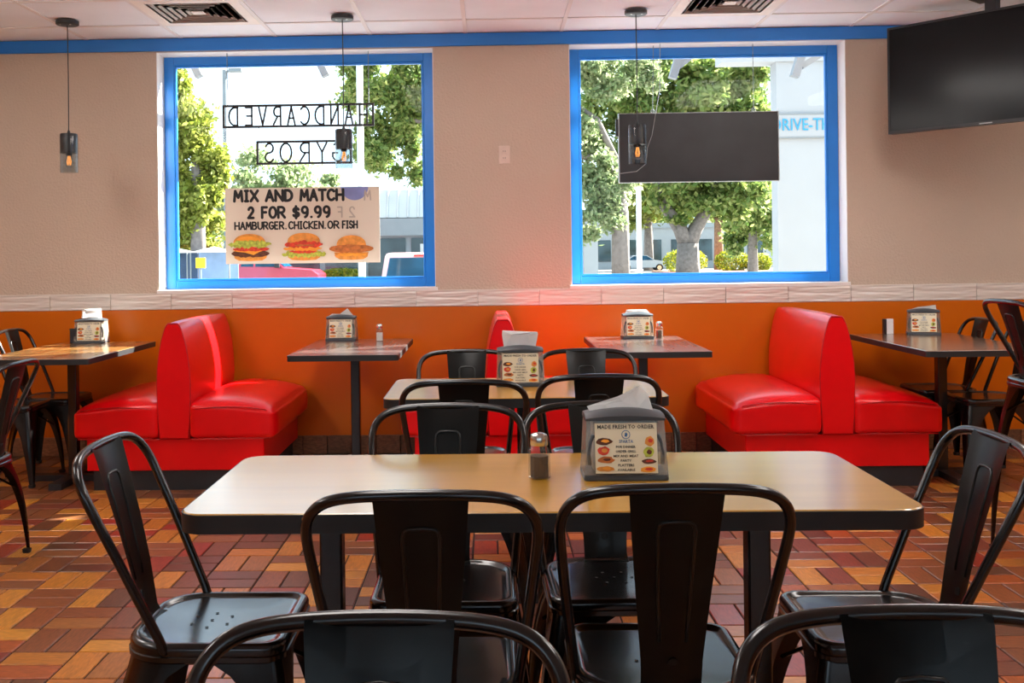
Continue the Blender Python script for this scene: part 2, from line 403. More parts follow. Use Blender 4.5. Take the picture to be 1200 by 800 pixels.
# ------------------------------------------------------------------ the room
XL, XR, YF = -4.2, 3.7, -4.4
WIN = [(-2.140, -.350, 1.058, 2.600), (.520, 2.277, 1.058, 2.606)]
T = .170
FWIN = [(-3.2, -.7, .95, 2.55), (.2, 2.7, .95, 2.55)]      # storefront glazing in the wall behind the camera
def shell():
    bm = bmesh.new()
    xs = [XL, WIN[0][0], WIN[0][1], WIN[1][0], WIN[1][1], XR]
    for i in (0, 2, 4): box(xs[i], xs[i+1], BACK, BACK+T, -.3, 3.0, bm)
    for w in WIN:
        box(w[0], w[1], BACK, BACK+T, -.3, w[2], bm); box(w[0], w[1], BACK, BACK+T, w[3], 3.0, bm)
    struct(obj('wall_back', bm, 'wall_paint'))
    struct(obj('wall_left', box(XL-.15, XL, YF-.15, BACK+T, -.3, 3.0), 'wall_paint'))
    struct(obj('wall_right', box(XR, XR+.15, YF-.15, BACK+T, -.3, 3.0), 'wall_paint'))
    bm = bmesh.new()
    xs = [XL, FWIN[0][0], FWIN[0][1], FWIN[1][0], FWIN[1][1], XR]
    for i in (0, 2, 4): box(xs[i], xs[i+1], YF-T, YF, -.3, 3.0, bm)
    for w in FWIN:
        box(w[0], w[1], YF-T, YF, -.3, w[2], bm); box(w[0], w[1], YF-T, YF, w[3], 3.0, bm)
    struct(obj('wall_front', bm, 'wall_paint'))
shell()
# orange lower wall, wave tile course, blue crown band, base tiles
struct(obj('trim_1', box(XL, XR, BACK-.012, BACK, .0, .938), 'orange_paint'))
struct(obj('trim_5', box(XL, XL+.012, YF, BACK-.012, .0, .938), 'orange_paint'))
struct(obj('trim_6', box(XR-.012, XR, YF, BACK-.012, .0, .938), 'orange_paint'))
band = struct(obj('trim_2', box(XL, XR, BACK-.004, BACK, .938, 1.044), 'white_sill'))
me = None
k = 0; x = -.083-.395*11
while x < XR-.02:
    a, b = max(x, XL)+.0015, min(x+.395, XR)-.0015
    if b-a > .39 and me is not None:
        o = mobj('band_tile', me, None, band)
    else:
        bm = box(-(b-a)/2, (b-a)/2, -.006, .006, -.0515, .0515, bevel=.002, seg=1)
        o = obj('band_tile', bm, 'wave_tile', band)
        if b-a > .39: me = o.data
    o.location = ((a+b)/2, BACK-.009, .9915); x += .395
struct(obj('trim_3', box(XL, XR, BACK-.018, BACK, 2.606, CEIL, bevel=.003), 'blue_paint'))
struct(obj('trim_7', box(XL, XL+.018, YF, BACK-.018, 2.606, CEIL), 'blue_paint'))
struct(obj('trim_8', box(XR-.018, XR, YF, BACK-.018, 2.606, CEIL), 'blue_paint'))
base = struct(obj('baseboard_back', box(XL, XR, BACK-.018, BACK-.012, 0, .118), 'grout'))
bm = box(-.0765, .0765, -.006, .006, .003, .122, bevel=.003, seg=1)
uvl = bm.loops.layers.uv.new('UVMap')
for f in bm.faces:
    for l in f.loops: l[uvl].uv = (l.vert.co.x/.15, l.vert.co.z/.3)
tile0 = obj('base_tile', bm, 'base_tile', base)
x = XL+.08
first = True
while x < XR-.07:
    o = tile0 if first else mobj('base_tile', tile0.data, None, base)
    o.location = (x, BACK-.0235, 0); first = False; x += .157

# ------------------------------------------------------------------ windows
def window(n, w, wall_y=None, turn=0):
    x0, x1, z0, z1 = w; yf = BACK+.135 if wall_y is None else wall_y-.135          # recessed frame
    root = bpy.data.objects.new('window_%d' % n, None); C.objects.link(root); struct(root)
    root.location = ((x0+x1)/2, yf, z0); root.rotation_euler = (0, 0, turn); cx, dx = (x0+x1)/2, (x1-x0)/2; h = z1-z0
    f = .072
    # reveal lining, white paint
    lin = bmesh.new()
    box(-dx, -dx+.004, -.135, 0, 0, h, lin); box(dx-.004, dx, -.135, 0, 0, h, lin); box(-dx, dx, -.135, 0, h-.004, h, lin)
    obj('reveal', lin, 'white_sill', root)
    obj('sill', box(-dx-.012, dx+.012, -.15, .0, -.018, .006, bevel=.003), 'white_sill', root)
    L = .006
    for nm, a in (('frame_stile', (-dx+L, -dx+f, 0, .034, L, h-L)), ('frame_stile', (dx-f, dx-L, 0, .034, L, h-L)),
                  ('frame_rail', (-dx+f, dx-f, 0, .034, L, f-.012)), ('frame_rail', (-dx+f, dx-f, 0, .034, h-f+.01, h-L))):
        obj(nm, box(*a, bevel=.004), 'blue_paint', root)
    b = .014                                     # inner glazing bead
    for a in ((-dx+f, -dx+f+b, .004, .030, f-.012, h-f+.01), (dx-f-b, dx-f, .004, .030, f-.012, h-f+.01),
              (-dx+f+b, dx-f-b, .004, .030, f-.012, f-.012+b), (-dx+f+b, dx-f-b, .004, .030, h-f+.01-b, h-f+.01)):
        obj('glazing_bead', box(*a, bevel=.003), 'blue_paint', root)
    obj('pane', box(-dx+f+b, dx-f-b, .015, .020, f-.012+b, h-f+.01-b), 'window_glass', root)
    return root
window(1, WIN[0]); window(2, WIN[1])
for n_, w_ in ((3, FWIN[0]), (4, FWIN[1])): window(n_, w_, YF, PI)

# ------------------------------------------------------------------ floor of paired quarry tiles
P = .2105; GX, GY = -1.351, 3.70
floor = struct(obj('floor', box(XL, XR, YF, BACK, -.05, -.0055), 'grout'))
def in_frame(x, y):
    q = cam.matrix_world.inverted() @ Vector((x, y, 0))
    if q.z > -.2: return None
    px, py = 547+1200*q.x/-q.z, 299.3-1200*q.y/-q.z
    return (px, py) if -15 < px < 1215 and py < 815 else None
TL, TW = P-.0068, P/2-.0068
def tile_mesh(bm, cx, cy, vert, uvl):
    hx, hy = (TW/2, TL/2) if vert else (TL/2, TW/2); b = .0025
    top = [bm.verts.new((cx+sx*(hx-b), cy+sy*(hy-b), .0)) for sx, sy in ((1, 1), (-1, 1), (-1, -1), (1, -1))]
    mid = [bm.verts.new((cx+sx*hx, cy+sy*hy, -.002)) for sx, sy in ((1, 1), (-1, 1), (-1, -1), (1, -1))]
    low = [bm.verts.new((cx+sx*hx, cy+sy*hy, -.006)) for sx, sy in ((1, 1), (-1, 1), (-1, -1), (1, -1))]
    fs = [bm.faces.new(top)]
    for k in range(4):
        j = (k+1) % 4
        fs.append(bm.faces.new((top[j], top[k], mid[k], mid[j]))); fs.append(bm.faces.new((mid[j], mid[k], low[k], low[j])))
    for f in fs:
        for l in f.loops:
            d = l.vert.co; u, v = (d.y-cy, d.x-cx) if vert else (d.x-cx, d.y-cy)
            l[uvl].uv = (u/.2+.5, v/.2+.5)
cells = []
i0, i1 = math.floor((XL-GX)/P), math.ceil((XR-GX)/P); j0, j1 = math.floor((YF-GY)/P), math.ceil((BACK-GY)/P)
for i in range(i0, i1):
    for j in range(j0, j1):
        cx, cy = GX+(i+.5)*P, GY+(j+.5)*P; vert = (i+j) % 2 == 1
        for s in (-.25, .25):
            tx, ty = (cx+s*P, cy) if vert else (cx, cy+s*P)
            if XL < tx < XR and YF < ty < BACK-.01: cells.append((tx, ty, vert))
vis = sorted([c for c in cells if in_frame(c[0], c[1])], key=lambda c: c[0]**2+c[1]**2)
single = set(vis[:300])
protos = {}
for v in (False, True):
    bm = bmesh.new(); tile_mesh(bm, 0, 0, v, bm.loops.layers.uv.new('UVMap'))
    me = bpy.data.meshes.new('floor_tile'); bm.normal_update(); bm.to_mesh(me); bm.free(); me.materials.append(M['floor_tile']); protos[v] = me
for c in vis[:300]:
    o = bpy.data.objects.new('floor_tile', protos[c[2]]); C.objects.link(o); o.parent = floor; o.location = (c[0], c[1], 0)
bm = bmesh.new(); uvl = bm.loops.layers.uv.new('UVMap')
for c in cells:
    if c not in single: tile_mesh(bm, c[0], c[1], c[2], uvl)
o = obj('floor_tile_field', bm, 'floor_tile', floor); o['kind'] = 'stuff'

# ------------------------------------------------------------------ suspended ceiling
G = .6118; CX0, CY0 = -.139, 6.192
ceiling = struct(obj('ceiling', box(XL, XR, YF, BACK, CEIL+.03, CEIL+.12), 'ceiling_tile'))
bm = bmesh.new()
gx = [CX0+k*G for k in range(-7, 8) if XL < CX0+k*G < XR]; gy = [CY0-k*G for k in range(0, 20) if CY0-k*G > YF]
for x in gx: box(x-.012, x+.012, YF, BACK, CEIL-.002, CEIL+.008, bm)
for y in gy: box(XL, XR, y-.012, y+.012, CEIL-.0015, CEIL+.0085, bm)
obj('ceiling_grid', bm, 'ceiling_grid', ceiling)
VENTS = {(-1.669, 5.886), (1.390, 5.886)}
TROFF = [(i, j) for i in (2, 6, 10) for j in (3, 7)]+[(12, 3)]      # cells holding a light (two deep); last one added to brighten the right
xe = [XL]+gx+[XR]; ye = [BACK]+gy+[YF]
shared = None; troff_cells = []
for i in range(len(xe)-1):
    for j in range(len(ye)-1):
        x0, x1, y1, y0 = xe[i], xe[i+1], ye[j], ye[j+1]; cx, cy = (x0+x1)/2, (y0+y1)/2
        if any((i, j) in ((a, b), (a, b+1)) for a, b in TROFF):
            continue
        if any(abs(cx-vx) < .25 and abs(cy-vy) < .25 for vx, vy in VENTS): continue
        full = abs(x1-x0-G) < .01 and abs(y1-y0-G) < .01
        if full and shared: o = mobj('ceiling_panel', shared, None, ceiling)
        else:
            o = obj('ceiling_panel', box(-(x1-x0)/2+.011, (x1-x0)/2-.011, -(y1-y0)/2+.011, (y1-y0)/2-.011, .004, .02), 'ceiling_tile', ceiling)
            if full: shared = o.data
        o.location = (cx, cy, CEIL)
# fluorescent panels further back in the room
n = 0
for a, b in TROFF:
    x0, x1 = xe[a], xe[a+1]; y1, y0 = ye[b], ye[b+2]
    t = thing('ceiling_light', 'long fluorescent ceiling panel, row %s from the window wall, %s' % (('first', 'second', 'third', 'fourth')[(b-3)//4], ('left side', 'middle', 'right side', 'extra one added to brighten the right wall')[(2, 6, 10, 12).index(a)]), 'ceiling light', ((x0+x1)/2, (y0+y1)/2, CEIL), 0, 'fluorescent ceiling panels')
    w, d = (x1-x0)/2-.012, (y1-y0)/2-.012
    bm = bmesh.new()
    for q in ((-w, -w+.03, -d, d), (w-.03, w, -d, d), (-w+.03, w-.03, -d, -d+.03), (-w+.03, w-.03, d-.03, d)): box(*q, .0, .028, bm)
    obj('frame', bm, 'white_sill', t)
    obj('diffuser', box(-w+.05, w-.05, -d+.05, d-.05, -.07, .02, bevel=.02), 'troffer', t)
# air diffusers: nested square louvres
def vent(cx, cy, label):
    t = thing('air_vent', label, 'vent', (cx, cy, CEIL), 0, 'square ceiling air vents')
    h = .295
    obj('shade_sheet', box(-h, h, -h, h, .030, .036), 'vent_shade', t)  # near-black sheet paints in the shade behind the louvres
    bm = bmesh.new()
    for q in ((-h, -.235, -h, h), (.235, h, -h, h), (-.235, .235, -h, -.235), (-.235, .235, .235, h)): box(*q, -.004, .012, bm)
    obj('frame', bm, 'vent', t)
    for k in range(5):
        r = .235-.040*k
        o_, i_ = r-.014, r-.029
        bm = loft([[(sx*(o_+.014), sy*(o_+.014), -.002) for sx, sy in ((1, 1), (-1, 1), (-1, -1), (1, -1))], [(sx*o_, sy*o_, -.002) for sx, sy in ((1, 1), (-1, 1), (-1, -1), (1, -1))], [(sx*i_, sy*i_, .010) for sx, sy in ((1, 1), (-1, 1), (-1, -1), (1, -1))]], cap0=False, cap1=False)
        bmesh.ops.solidify(bm, geom=bm.faces[:], thickness=.003)
        obj('louvre', bm, 'vent', t)
    obj('centre_plate', box(-.035, .035, -.035, .035, -.002, .002), 'vent', t)
vent(-1.669, 5.886, 'square louvred ceiling air vent left of the middle pendant lamp')
vent(1.390, 5.886, 'square louvred ceiling air vent above the right window')

# ------------------------------------------------------------------ upholstered double booths
def back_profile():
    half = [(.082, .285), (.084, .40), (.088, .50), (.090, .58), (.086, .66), (.077, .74), (.062, .82), (.046, .875), (.036, .90), (.026, .912)]
    return [(x, z) for x, z in half] + [(-x, z) for x, z in half[::-1]]
def make_booth(x, y0, label):
    t = thing('booth', label, 'booth', (x, y0, 0), 0, 'red double booths along the window wall')
    Lb = BACK-.03-y0
    prof = back_profile(); rings = []
    for k in range(15):                            # soft back: bulges between its two end panels
        u = k/14; bul = 1+.16*(1-abs(2*u-1)**3)
        rings.append([(px*(bul if .30 < pz else 1), .016+u*(Lb-.032), pz+.006*(1-abs(2*u-1)**4)*(pz > .85)) for px, pz in prof])
    bk = obj('backrest', loft(rings), 'red_vinyl', t, smooth='auto')
    ep = plate_poly(prof, .0, .018); bmesh.ops.bevel(ep, geom=[e for e in ep.edges if abs(e.verts[0].co.y-e.verts[1].co.y) < 1e-6 and e.verts[0].co.y < .01], offset=.005, segments=2, affect='EDGES')
    obj('end_panel', ep, 'red_vinyl', bk)
    obj('piping', tube([(px*1.01, .004, pz) for px, pz in prof], .0045, 8, closed=False), 'red_piping', bk, smooth=True)
    for s in (-1, 1):
        hx, hy, hz = .237, (Lb+.012)/2, .088
        def dome(p):
            d = .042*(1-p.x**4)*(1-p.y**6)*max(0, p.z)
            tilt = -.022*max(0, p.x*s)*max(0, p.z) + (.010 if p.z > 0 else 0)*(1-p.x*s)
            bulge = .014*(1-p.z**2)*(1-p.y**4)*(p.x*s > .9)*s
            return Vector((bulge, 0, d+tilt))
        cu = grid_rounded((hx, hy, hz), .032, 17, dome)
        c = obj('seat_cushion', cu, 'red_vinyl', t, smooth=True)
        c.location = (s*(.082+hx), hy-.012, .283+hz)
        zz = -.088+.022
        pts = [(s*u, -hy-.001, zz-.018) for u in (-.205, -.1, 0, .1, .205)]
        obj('seam', tube(pts, .003, 6), 'red_piping', c, smooth=True)
        pts = [(-s*.20, -hy+.002, .075), (-s*.1, -hy+.000, .086), (0, -hy+.000, .088), (s*.1, -hy+.001, .083), (s*.19, -hy+.003, .068)]
        obj('seam', tube(pts, .003, 6), 'red_piping', c, smooth=True)
    obj('base', box(-.488, .488, .018, Lb, .108, .283, bevel=.006), 'red_vinyl', t)
    obj('kick_plinth', box(-.455, .455, .03, Lb, 0, .108), 'black_kick', t)
    return t
make_booth(-1.735, 5.545, 'red vinyl double booth under the banner window, with sun stripe on its back')
make_booth(.065, 5.545, 'red vinyl double booth between the two windows, behind the middle dining table')
make_booth(1.845, 5.505, 'red vinyl double booth below the window with the black panel')

# ------------------------------------------------------------------ tables
def table(label, x0, x1, y0, y1, top, legs, group, r=.04, edge=.036, along='x'):
    cx, cy = (x0+x1)/2, (y0+y1)/2; w, d = x1-x0, y1-y0
    t = thing('dining_table', label, 'table', (cx, cy, 0), 0, group)
    tp = obj('table_top', rslab(w-.006, d-.006, r, .75-edge+.004, .75, .002), top, t)
    eb = bmesh.new()
    o1, o2 = rrect(w, d, r+.003, 0), rrect(w-.0062, d-.0062, r, 0)
    loft([[(a, b, .75-edge) for a, b, _ in o2], [(a, b, .75-edge) for a, b, _ in o1], [(a, b, .7475) for a, b, _ in o1], [(a, b, .7475) for a, b, _ in o2]], eb, False, False)
    obj('edge_band', eb, 'table_edge', tp, smooth='auto')
    for lx, ly in legs:
        c = obj('pedestal_column', box(-.026, .026, -.026, .026, .03, .75-edge+.004, bevel=.005), 'black_steel', t); c.location = (lx, ly, 0)
        obj('mounting_plate', rslab(.26, .26, .02, .75-edge-.004, .75-edge+.0035), 'black_steel', c)
        bm = bmesh.new()
        if len(legs) == 2:
            box(-.035, .035, -.27, .27, .0, .035, bm)
        else:
            box(-.035, .035, -.27, .27, .0, .035, bm); box(-.24, .24, -.035, .035, .0, .034, bm)
        obj('floor_foot', bm, 'black_kick', c)
    return t
G1 = 'tables in the middle of the room'; G2 = 'tables set end-on to the window wall'
table('long golden-topped dining table nearest the camera, holding the pepper shaker', -.64, .868, 2.042, 2.652, 'laminate_gold', [(-.485, 0), (.485, 0)], G1, .05, .04)
table('shorter golden-topped dining table in the middle, behind the long front table', -.395, .640, 3.675, 4.285, 'laminate_gold', [(0, 0)], G1, .045, .036)
table('dark table between the left and centre booths, under the banner window', -1.075, -.487, 5.345, 6.395, 'laminate_slate', [(.0, 0)], G2, .02, .032)
table('dark table between the centre and right booths, under the black hanging panel', .575, 1.15, 5.335, 6.385, 'laminate_slate', [(0, 0)], G2, .02, .032)
table('streaky orange-brown table at the left end of the window wall', -2.715, -2.105, 5.30, 6.40, 'laminate_oak', [(.0, 0)], G2, .02, .032)
table('walnut-brown table at the right end of the window wall', 2.20, 2.83, 5.23, 6.36, 'laminate_walnut', [(0, 0)], G2, .02, .032)

# ------------------------------------------------------------------ pressed-steel chairs
def make_chair(name='metal_chair', seat_h=.45, back_h=.40, holes=True):
    t = thing(name, 'x', 'chair')
    S = seat_h; w = .355
    # seat: dished top with pressed groove and rolled skirt
    rings = [rseat(w-k_, w-k_, max(.02, .046-k_*.3), max(.04, .105-k_*.45), S+z_) for k_, z_ in
             ((.004, -.040), (-.004, -.036), (-.004, -.026), (.002, -.024), (0, -.012), (.006, -.004), (.020, 0), (.040, -.001), (.050, -.006), (.075, -.007), (.20, -.010))]
    st = obj('seat', loft(rings, cap0=False), 'black_steel', t, smooth='auto')
    if holes:
        bm = bmesh.new(); bmesh.ops.create_circle(bm, cap_ends=True, radius=.0042, segments=10)
        hm = bpy.data.meshes.new('drain_hole'); bm.to_mesh(hm); bm.free(); hm.materials.append(M['rubber'])
        for hx, hy in ((0, .0), (.045, 0), (-.045, 0), (.024, .04), (-.024, .04), (.024, -.04), (-.024, -.04)):
            h = mobj('drain_hole', hm, None, st); h.location = (hx, hy-.02, S-.0085)
    # legs: flared corner channels that broaden into the arched skirt
    def leg(sx, sy):
        lv = []
        for k in range(13):
            u = k/12; z = (S-.030)*(1-u)+.012*u
            ww = .022+.055*(1-u)+.085*math.exp(-u*9)
            ex = .172+.045*u + .012*math.sin(PI*u)
            ey = .172+(.030 if sy < 0 else .040)*u + .010*math.sin(PI*u)
            rr = min(.024, ww*.5) if sy > 0 else min(.024+.075*(1-u)**1.5, ww*.8)
            pts = [(sx*(ex-ww), sy*ey, z)]
            for q in range(5):
                a = PI/2-PI/2*q/4
                pts.append((sx*(ex-rr+rr*math.cos(a)), sy*(ey-rr+rr*math.sin(a)), z))
            pts.append((sx*ex, sy*(ey-ww), z))
            lv.append(pts)
        bm = bmesh.new(); R = [[bm.verts.new(p) for p in r] for r in lv]
        for A, B in zip(R, R[1:]):
            for k in range(len(A)-1):
                f = (A[k], B[k], B[k+1], A[k+1])
                bm.faces.new(f if sx*sy > 0 else f[::-1])
        bmesh.ops.solidify(bm, geom=bm.faces[:], thickness=.0035)
        l = obj('leg', bm, 'black_steel', t, smooth='auto')
        fx, fy = sx*.203, sy*(.188 if sy < 0 else .198)
        obj('rubber_foot', loft([rrect(.030, .030, .008, 0, 3, fx, fy), rrect(.033, .033, .008, .016, 3, fx, fy)]), 'rubber', l)
    for sx in (-1, 1):
        for sy in (-1, 1): leg(sx, sy)
    zb = S-.16
    br = bmesh.new()
    tube([(-.17, -.16, zb), (-.05, -.05, S-.055), (.05, .05, S-.055), (.17, .165, zb)], .005, 6, br); tube([(.17, -.16, zb), (.05, -.05, S-.05), (-.05, .05, S-.05), (-.17, .165, zb)], .005, 6, br)
    obj('cross_brace', br, 'black_steel', t, smooth=True)
    # hooped tube back
    k = back_h/.40
    half = [(.172, -.075, -.020), (.176, -.085, .012), (.186, -.120, .09), (.196, -.158, .175), (.204, -.193, .25), (.208, -.214, .295), (.2075, -.228, .325), (.200, -.241, .350),
            (.182, -.252, .371), (.155, -.260, .384), (.115, -.266, .391), (.06, -.270, .394), (0, -.271, .395)]
    # smooth Catmull interpolation
    full = [Vector((x, y*(.45+.55*k), S+z*k)) for x, y, z in half]
    full = full + [Vector((-p.x, p.y, p.z)) for p in full[-2::-1]]
    pts = []
    for i in range(len(full)-1):
        p0, p1, p2, p3 = full[max(i-1, 0)], full[i], full[i+1], full[min(i+2, len(full)-1)]
        for q in range(3):
            s = q/3
            pts.append(.5*((2*p1)+(-p0+p2)*s+(2*p0-5*p1+4*p2-p3)*s*s+(-p0+3*p1-3*p2+p3)*s**3))
    pts.append(full[-1])
    obj('back_hoop', tube(pts, .0105, 10), 'black_steel', t, smooth=True)
    # back plate
    prof = [(-.150, -.006, .060), (-.166, -.003, .058), (-.174, .012, .057), (-.180, .05, .058), (-.193, .12, .064), (-.212, .20, .071), (-.236, .29, .079), (-.262, .385, .086), (-.268, .398, .086)]
    def surf(u, v):      # u -1..1 across, v profile index (float)
        i = min(int(v), len(prof)-2); s = v-i
        y, z, hw = [prof[i][c]*(1-s)+prof[i+1][c]*s for c in range(3)]
        return Vector((u*hw, y*(.45+.55*k)+.010*u*u, S+z*k))
    bm = bmesh.new(); R = [[bm.verts.new(surf(-1+2*a/8, v)) for a in range(9)] for v in range(len(prof))]
    for A, B in zip(R, R[1:]):
        for a in range(8): bm.faces.new((A[a+1], A[a], B[a], B[a+1]))
    bmesh.ops.solidify(bm, geom=bm.faces[:], thickness=.003)
    bp = obj('back_plate', bm, 'black_plate', t, smooth='auto')
    path = [surf(-.40, 3.6), surf(-.42, 4.5), surf(-.42, 5.4), surf(-.42, 6.2), surf(-.38, 6.33), surf(-.30, 6.4), surf(0, 6.42), surf(.30, 6.4), surf(.38, 6.33), surf(.42, 6.2), surf(.42, 5.4), surf(.42, 4.5), surf(.40, 3.6)]
    obj('pressed_rib', tube(path, .0038, 8), 'black_plate', bp, smooth=True)
    sl = [surf(.16*math.cos(a), 3.0+.16*math.sin(a)) for a in [2*PI*q/12 for q in range(12)]]
    bm = bmesh.new(); A = [bm.verts.new(p+Vector((0, .0012, 0))) for p in sl]; B = [bm.verts.new(p+Vector((0, -.0045, 0))) for p in sl]
    bm.faces.new(A[::-1]); bm.faces.new(B)
    for q in range(12): bm.faces.new((A[q], A[(q+1) % 12], B[(q+1) % 12], B[q]))
    obj('slot', bm, 'rubber', bp)
    return t
chairA = make_chair(holes=True)
chairB = make_chair(holes=False)
OFF = .27
GF, GM, GW = 'black metal chairs at the long front table', 'black metal chairs at the middle table', 'black metal chairs at the wall tables'
# (hoop-top x, hoop-top y, heading in degrees: 0 faces the window wall, 180 faces the camera)
spots = [
 ('A', -.129, 1.790, 0, 'black metal chair on the near side of the long table, left one', GF),
 ('A', .330, 1.825, 0, 'black metal chair on the near side of the long table, right one', GF),
 ('A', -.122, 2.845, 180, 'black metal chair on the far side of the long table, left one', GF),
 ('A', .296, 2.860, 182, 'black metal chair on the far side of the long table, behind the napkin dispenser', GF),
 ('A', -.893, 2.318, -90, 'black metal chair at the left end of the long table', GF),
 ('A', 1.120, 2.30, 89, 'black metal chair at the right end of the long table', GF),
 ('B', -.132, 1.180, 180, 'cropped black metal chair back at the bottom edge of the photo, left one', 'black metal chairs nearest the camera'),
 ('B', .480, 1.190, 180, 'cropped black metal chair back at the bottom edge of the photo, right one', 'black metal chairs nearest the camera'),
 ('B', -.093, 3.385, 0, 'black metal chair on the near side of the middle table, left one', GM),
 ('B', .368, 3.500, 0, 'black metal chair on the near side of the middle table, right one', GM),
 ('B', -.107, 4.476, 180, 'black metal chair on the far side of the middle table, left one', GM),
 ('B', .409, 4.456, 180, 'black metal chair on the far side of the middle table, right one', GM),
 ('B', -2.92, 6.14, -90, 'black metal chair beside the orange-brown table, closest to the wall', GW),
 ('B', -3.04, 5.86, -90, 'black metal chair beside the orange-brown table, further from the wall', GW),
 ('B', 2.93, 6.15, 90, 'black metal chair beside the walnut-brown table, closest to the wall', GW),
 ('B', 3.02, 5.77, 90, 'black metal chair beside the walnut-brown table, further from the wall', GW),
 ('B', -1.945, 4.20, 90, 'black metal chair cut off by the left edge of the photo, turned away', 'chairs at the left edge'),
]
used = set()
for kind, hx, hy, deg, label, grp in spots:
    src = chairA if kind == 'A' else chairB
    c = src if kind not in used else copy_tree(src)
    used.add(kind)
    a = math.radians(deg)
    place(c, (hx-OFF*math.sin(a), hy+OFF*math.cos(a), 0), a, label, grp)
stool = make_chair('bar_stool', .74, .315, False)
stool['category'] = 'stool'
place(stool, (2.295, 4.16, 0), -PI/2, 'tall black metal bar stool with hooped back at the right edge of the photo')

# ------------------------------------------------------------------ napkin dispensers
def make_dispenser():
    t = thing('napkin_dispenser', 'x', 'napkin dispenser')
    obj('base', loft([rrect(.190, .118, .010, 0), rrect(.192, .120, .010, .003), rrect(.190, .118, .010, .013)]), 'lid_grey', t)
    # clear tapering body: wall panels
    def wall(name, pts):
        bm = bmesh.new(); f = bm.faces.new([bm.verts.new(p) for p in pts]); bmesh.ops.solidify(bm, geom=[f], thickness=.003)
        return obj(name, bm, 'acrylic', t)
    zb, zt = .012, .140
    B = [(.094, .058), (-.094, .058), (-.094, -.058), (.094, -.058)]; Tp = [(.088, .040), (-.088, .040), (-.088, -.040), (.088, -.040)]
    for k in range(4):
        j = (k+1) % 4
        wall(('back_wall', 'side_wall', 'front_wall', 'side_wall')[k], [(*B[k], zb), (*B[j], zb), (*Tp[j], zt), (*Tp[k], zt)])
    # stacked napkins inside on a sprung grey follower
    obj('napkin_stack', box(-.072, .072, -.030, .030, .016, .130, bevel=.004), 'napkin', t)
    for s in (-1, 1):
        obj('spring_clip', tube([(s*.082, -.048, .035), (s*.084, -.047, .060), (s*.080, -.044, .085), (s*.074, -.043, .100), (s*.068, -.043, .098)], .005, 8), 'lid_grey', t, smooth=True)
    # lid: bowed bar with a slot
    lid = []
    for k in range(13):
        x = -.090+.180*k/12; u = 1-(2*k/12-1)**2; h = .010+.012*u
        lid.append([(x, -.047-.002*u, .134), (x, -.047-.002*u, .134+h*.5), (x, -.030, .136+h), (x, .030, .136+h), (x, .047, .134+h*.5), (x, .047, .134)])
    obj('lid', loft(lid), 'lid_grey', t, smooth='auto')
    # menu card leaning on the front
    tilt = math.atan2(.018, .128)
    card = obj('menu_card', box(-.070, .070, -.0015, 0, 0, .112), 'card', t)
    card.location = (0, -.0605, .018); card.rotation_euler = (-tilt, 0, 0)
    T_ = lambda s, size, z, m='ink', x=0, w=None, b=0: text_mesh('lettering', s, size, m, card, (x, -.0018, z), width=w, bold=b, depth=.0002, resolution=1)
    T_('MADE FRESH TO ORDER', .0125, .103, w=.128, b=.0002)
    T_('SPARTA', .0100, .0705, 'ink_blue', w=.032, b=.0001)
    for q, (s, w) in enumerate((('FOR DINNER', .044), ('ORDER GRILL', .046), ('MIX AND MEAT', .056), ('PARTY', .024), ('PLATTERS', .036), ('AVAILABLE', .040))):
        T_(s, .0076, .0585-.0102*q, x=-.001, w=w, b=.0001)
    lg = obj('logo_ring', tube([(.009*math.cos(a), -.0018, .086+.009*math.sin(a)) for a in [2*PI*q/20 for q in range(20)]], .0008, 5, closed=True), 'ink_blue', card)
    obj('logo_mark', plate_poly([(-.003, .082), (.002, .081), (.004, .087), (.001, .091), (-.002, .089)], -.0019, -.0016), 'ink_blue', card)
    def blob(name, x, z, w, h, m, n=14, seed=0):
        rr = random.Random(seed)
        pts = [(x+w/2*math.cos(2*PI*q/n)*(.85+.3*rr.random()), z+h/2*math.sin(2*PI*q/n)*(.85+.3*rr.random())) for q in range(n)]
        return obj(name, plate_poly(pts, -.0020, -.0016), m, card)
    for q, (x, z, w, h, m) in enumerate(((-.049, .071, .036, .016, 'patty'), (-.051, .050, .028, .020, 'tomato'), (-.046, .030, .036, .016, 'bun_dark'), (-.047, .010, .040, .012, 'bun'),
                                         (.053, .071, .022, .022, 'bun'), (.050, .046, .024, .024, 'lettuce'), (.050, .026, .032, .011, 'patty'), (.048, .008, .036, .014, 'cheese'))):
        blob('food_print', x, z, w, h, m, seed=q)
        blob('food_print', x+.002, z+.001, w*.5, h*.45, ('cheese', 'bun', 'patty', 'cheese', 'tomato', 'patty', 'tomato', 'tomato')[q], seed=q+40).location.y = -.0003
    return t
def napkin(parent, pts, fold=.0):
    """a crumpled paper napkin standing out of the lid, given as an x,z outline with a y ripple"""
    bm = bmesh.new()
    n = len(pts); zc = sum(p[1] for p in pts)/n; xc = sum(p[0] for p in pts)/n
    V = lambda x, z: bm.verts.new((x, .014*math.sin(x*60)*(z-.12)*8+fold*(z-.14), z))
    ring = [V(*p) for p in pts]; mid = [V((p[0]+xc)/2, (p[1]+zc)/2) for p in pts]; c = V(xc, zc)
    for k in range(n):
        j = (k+1) % n
        bm.faces.new((ring[k], ring[j], mid[j], mid[k])); bm.faces.new((mid[k], mid[j], c))
    bmesh.ops.solidify(bm, geom=bm.faces[:], thickness=.002)
    return obj('paper_napkin', bm, 'napkin', parent)
disp = make_dispenser()
GN = 'napkin dispensers on the tables'
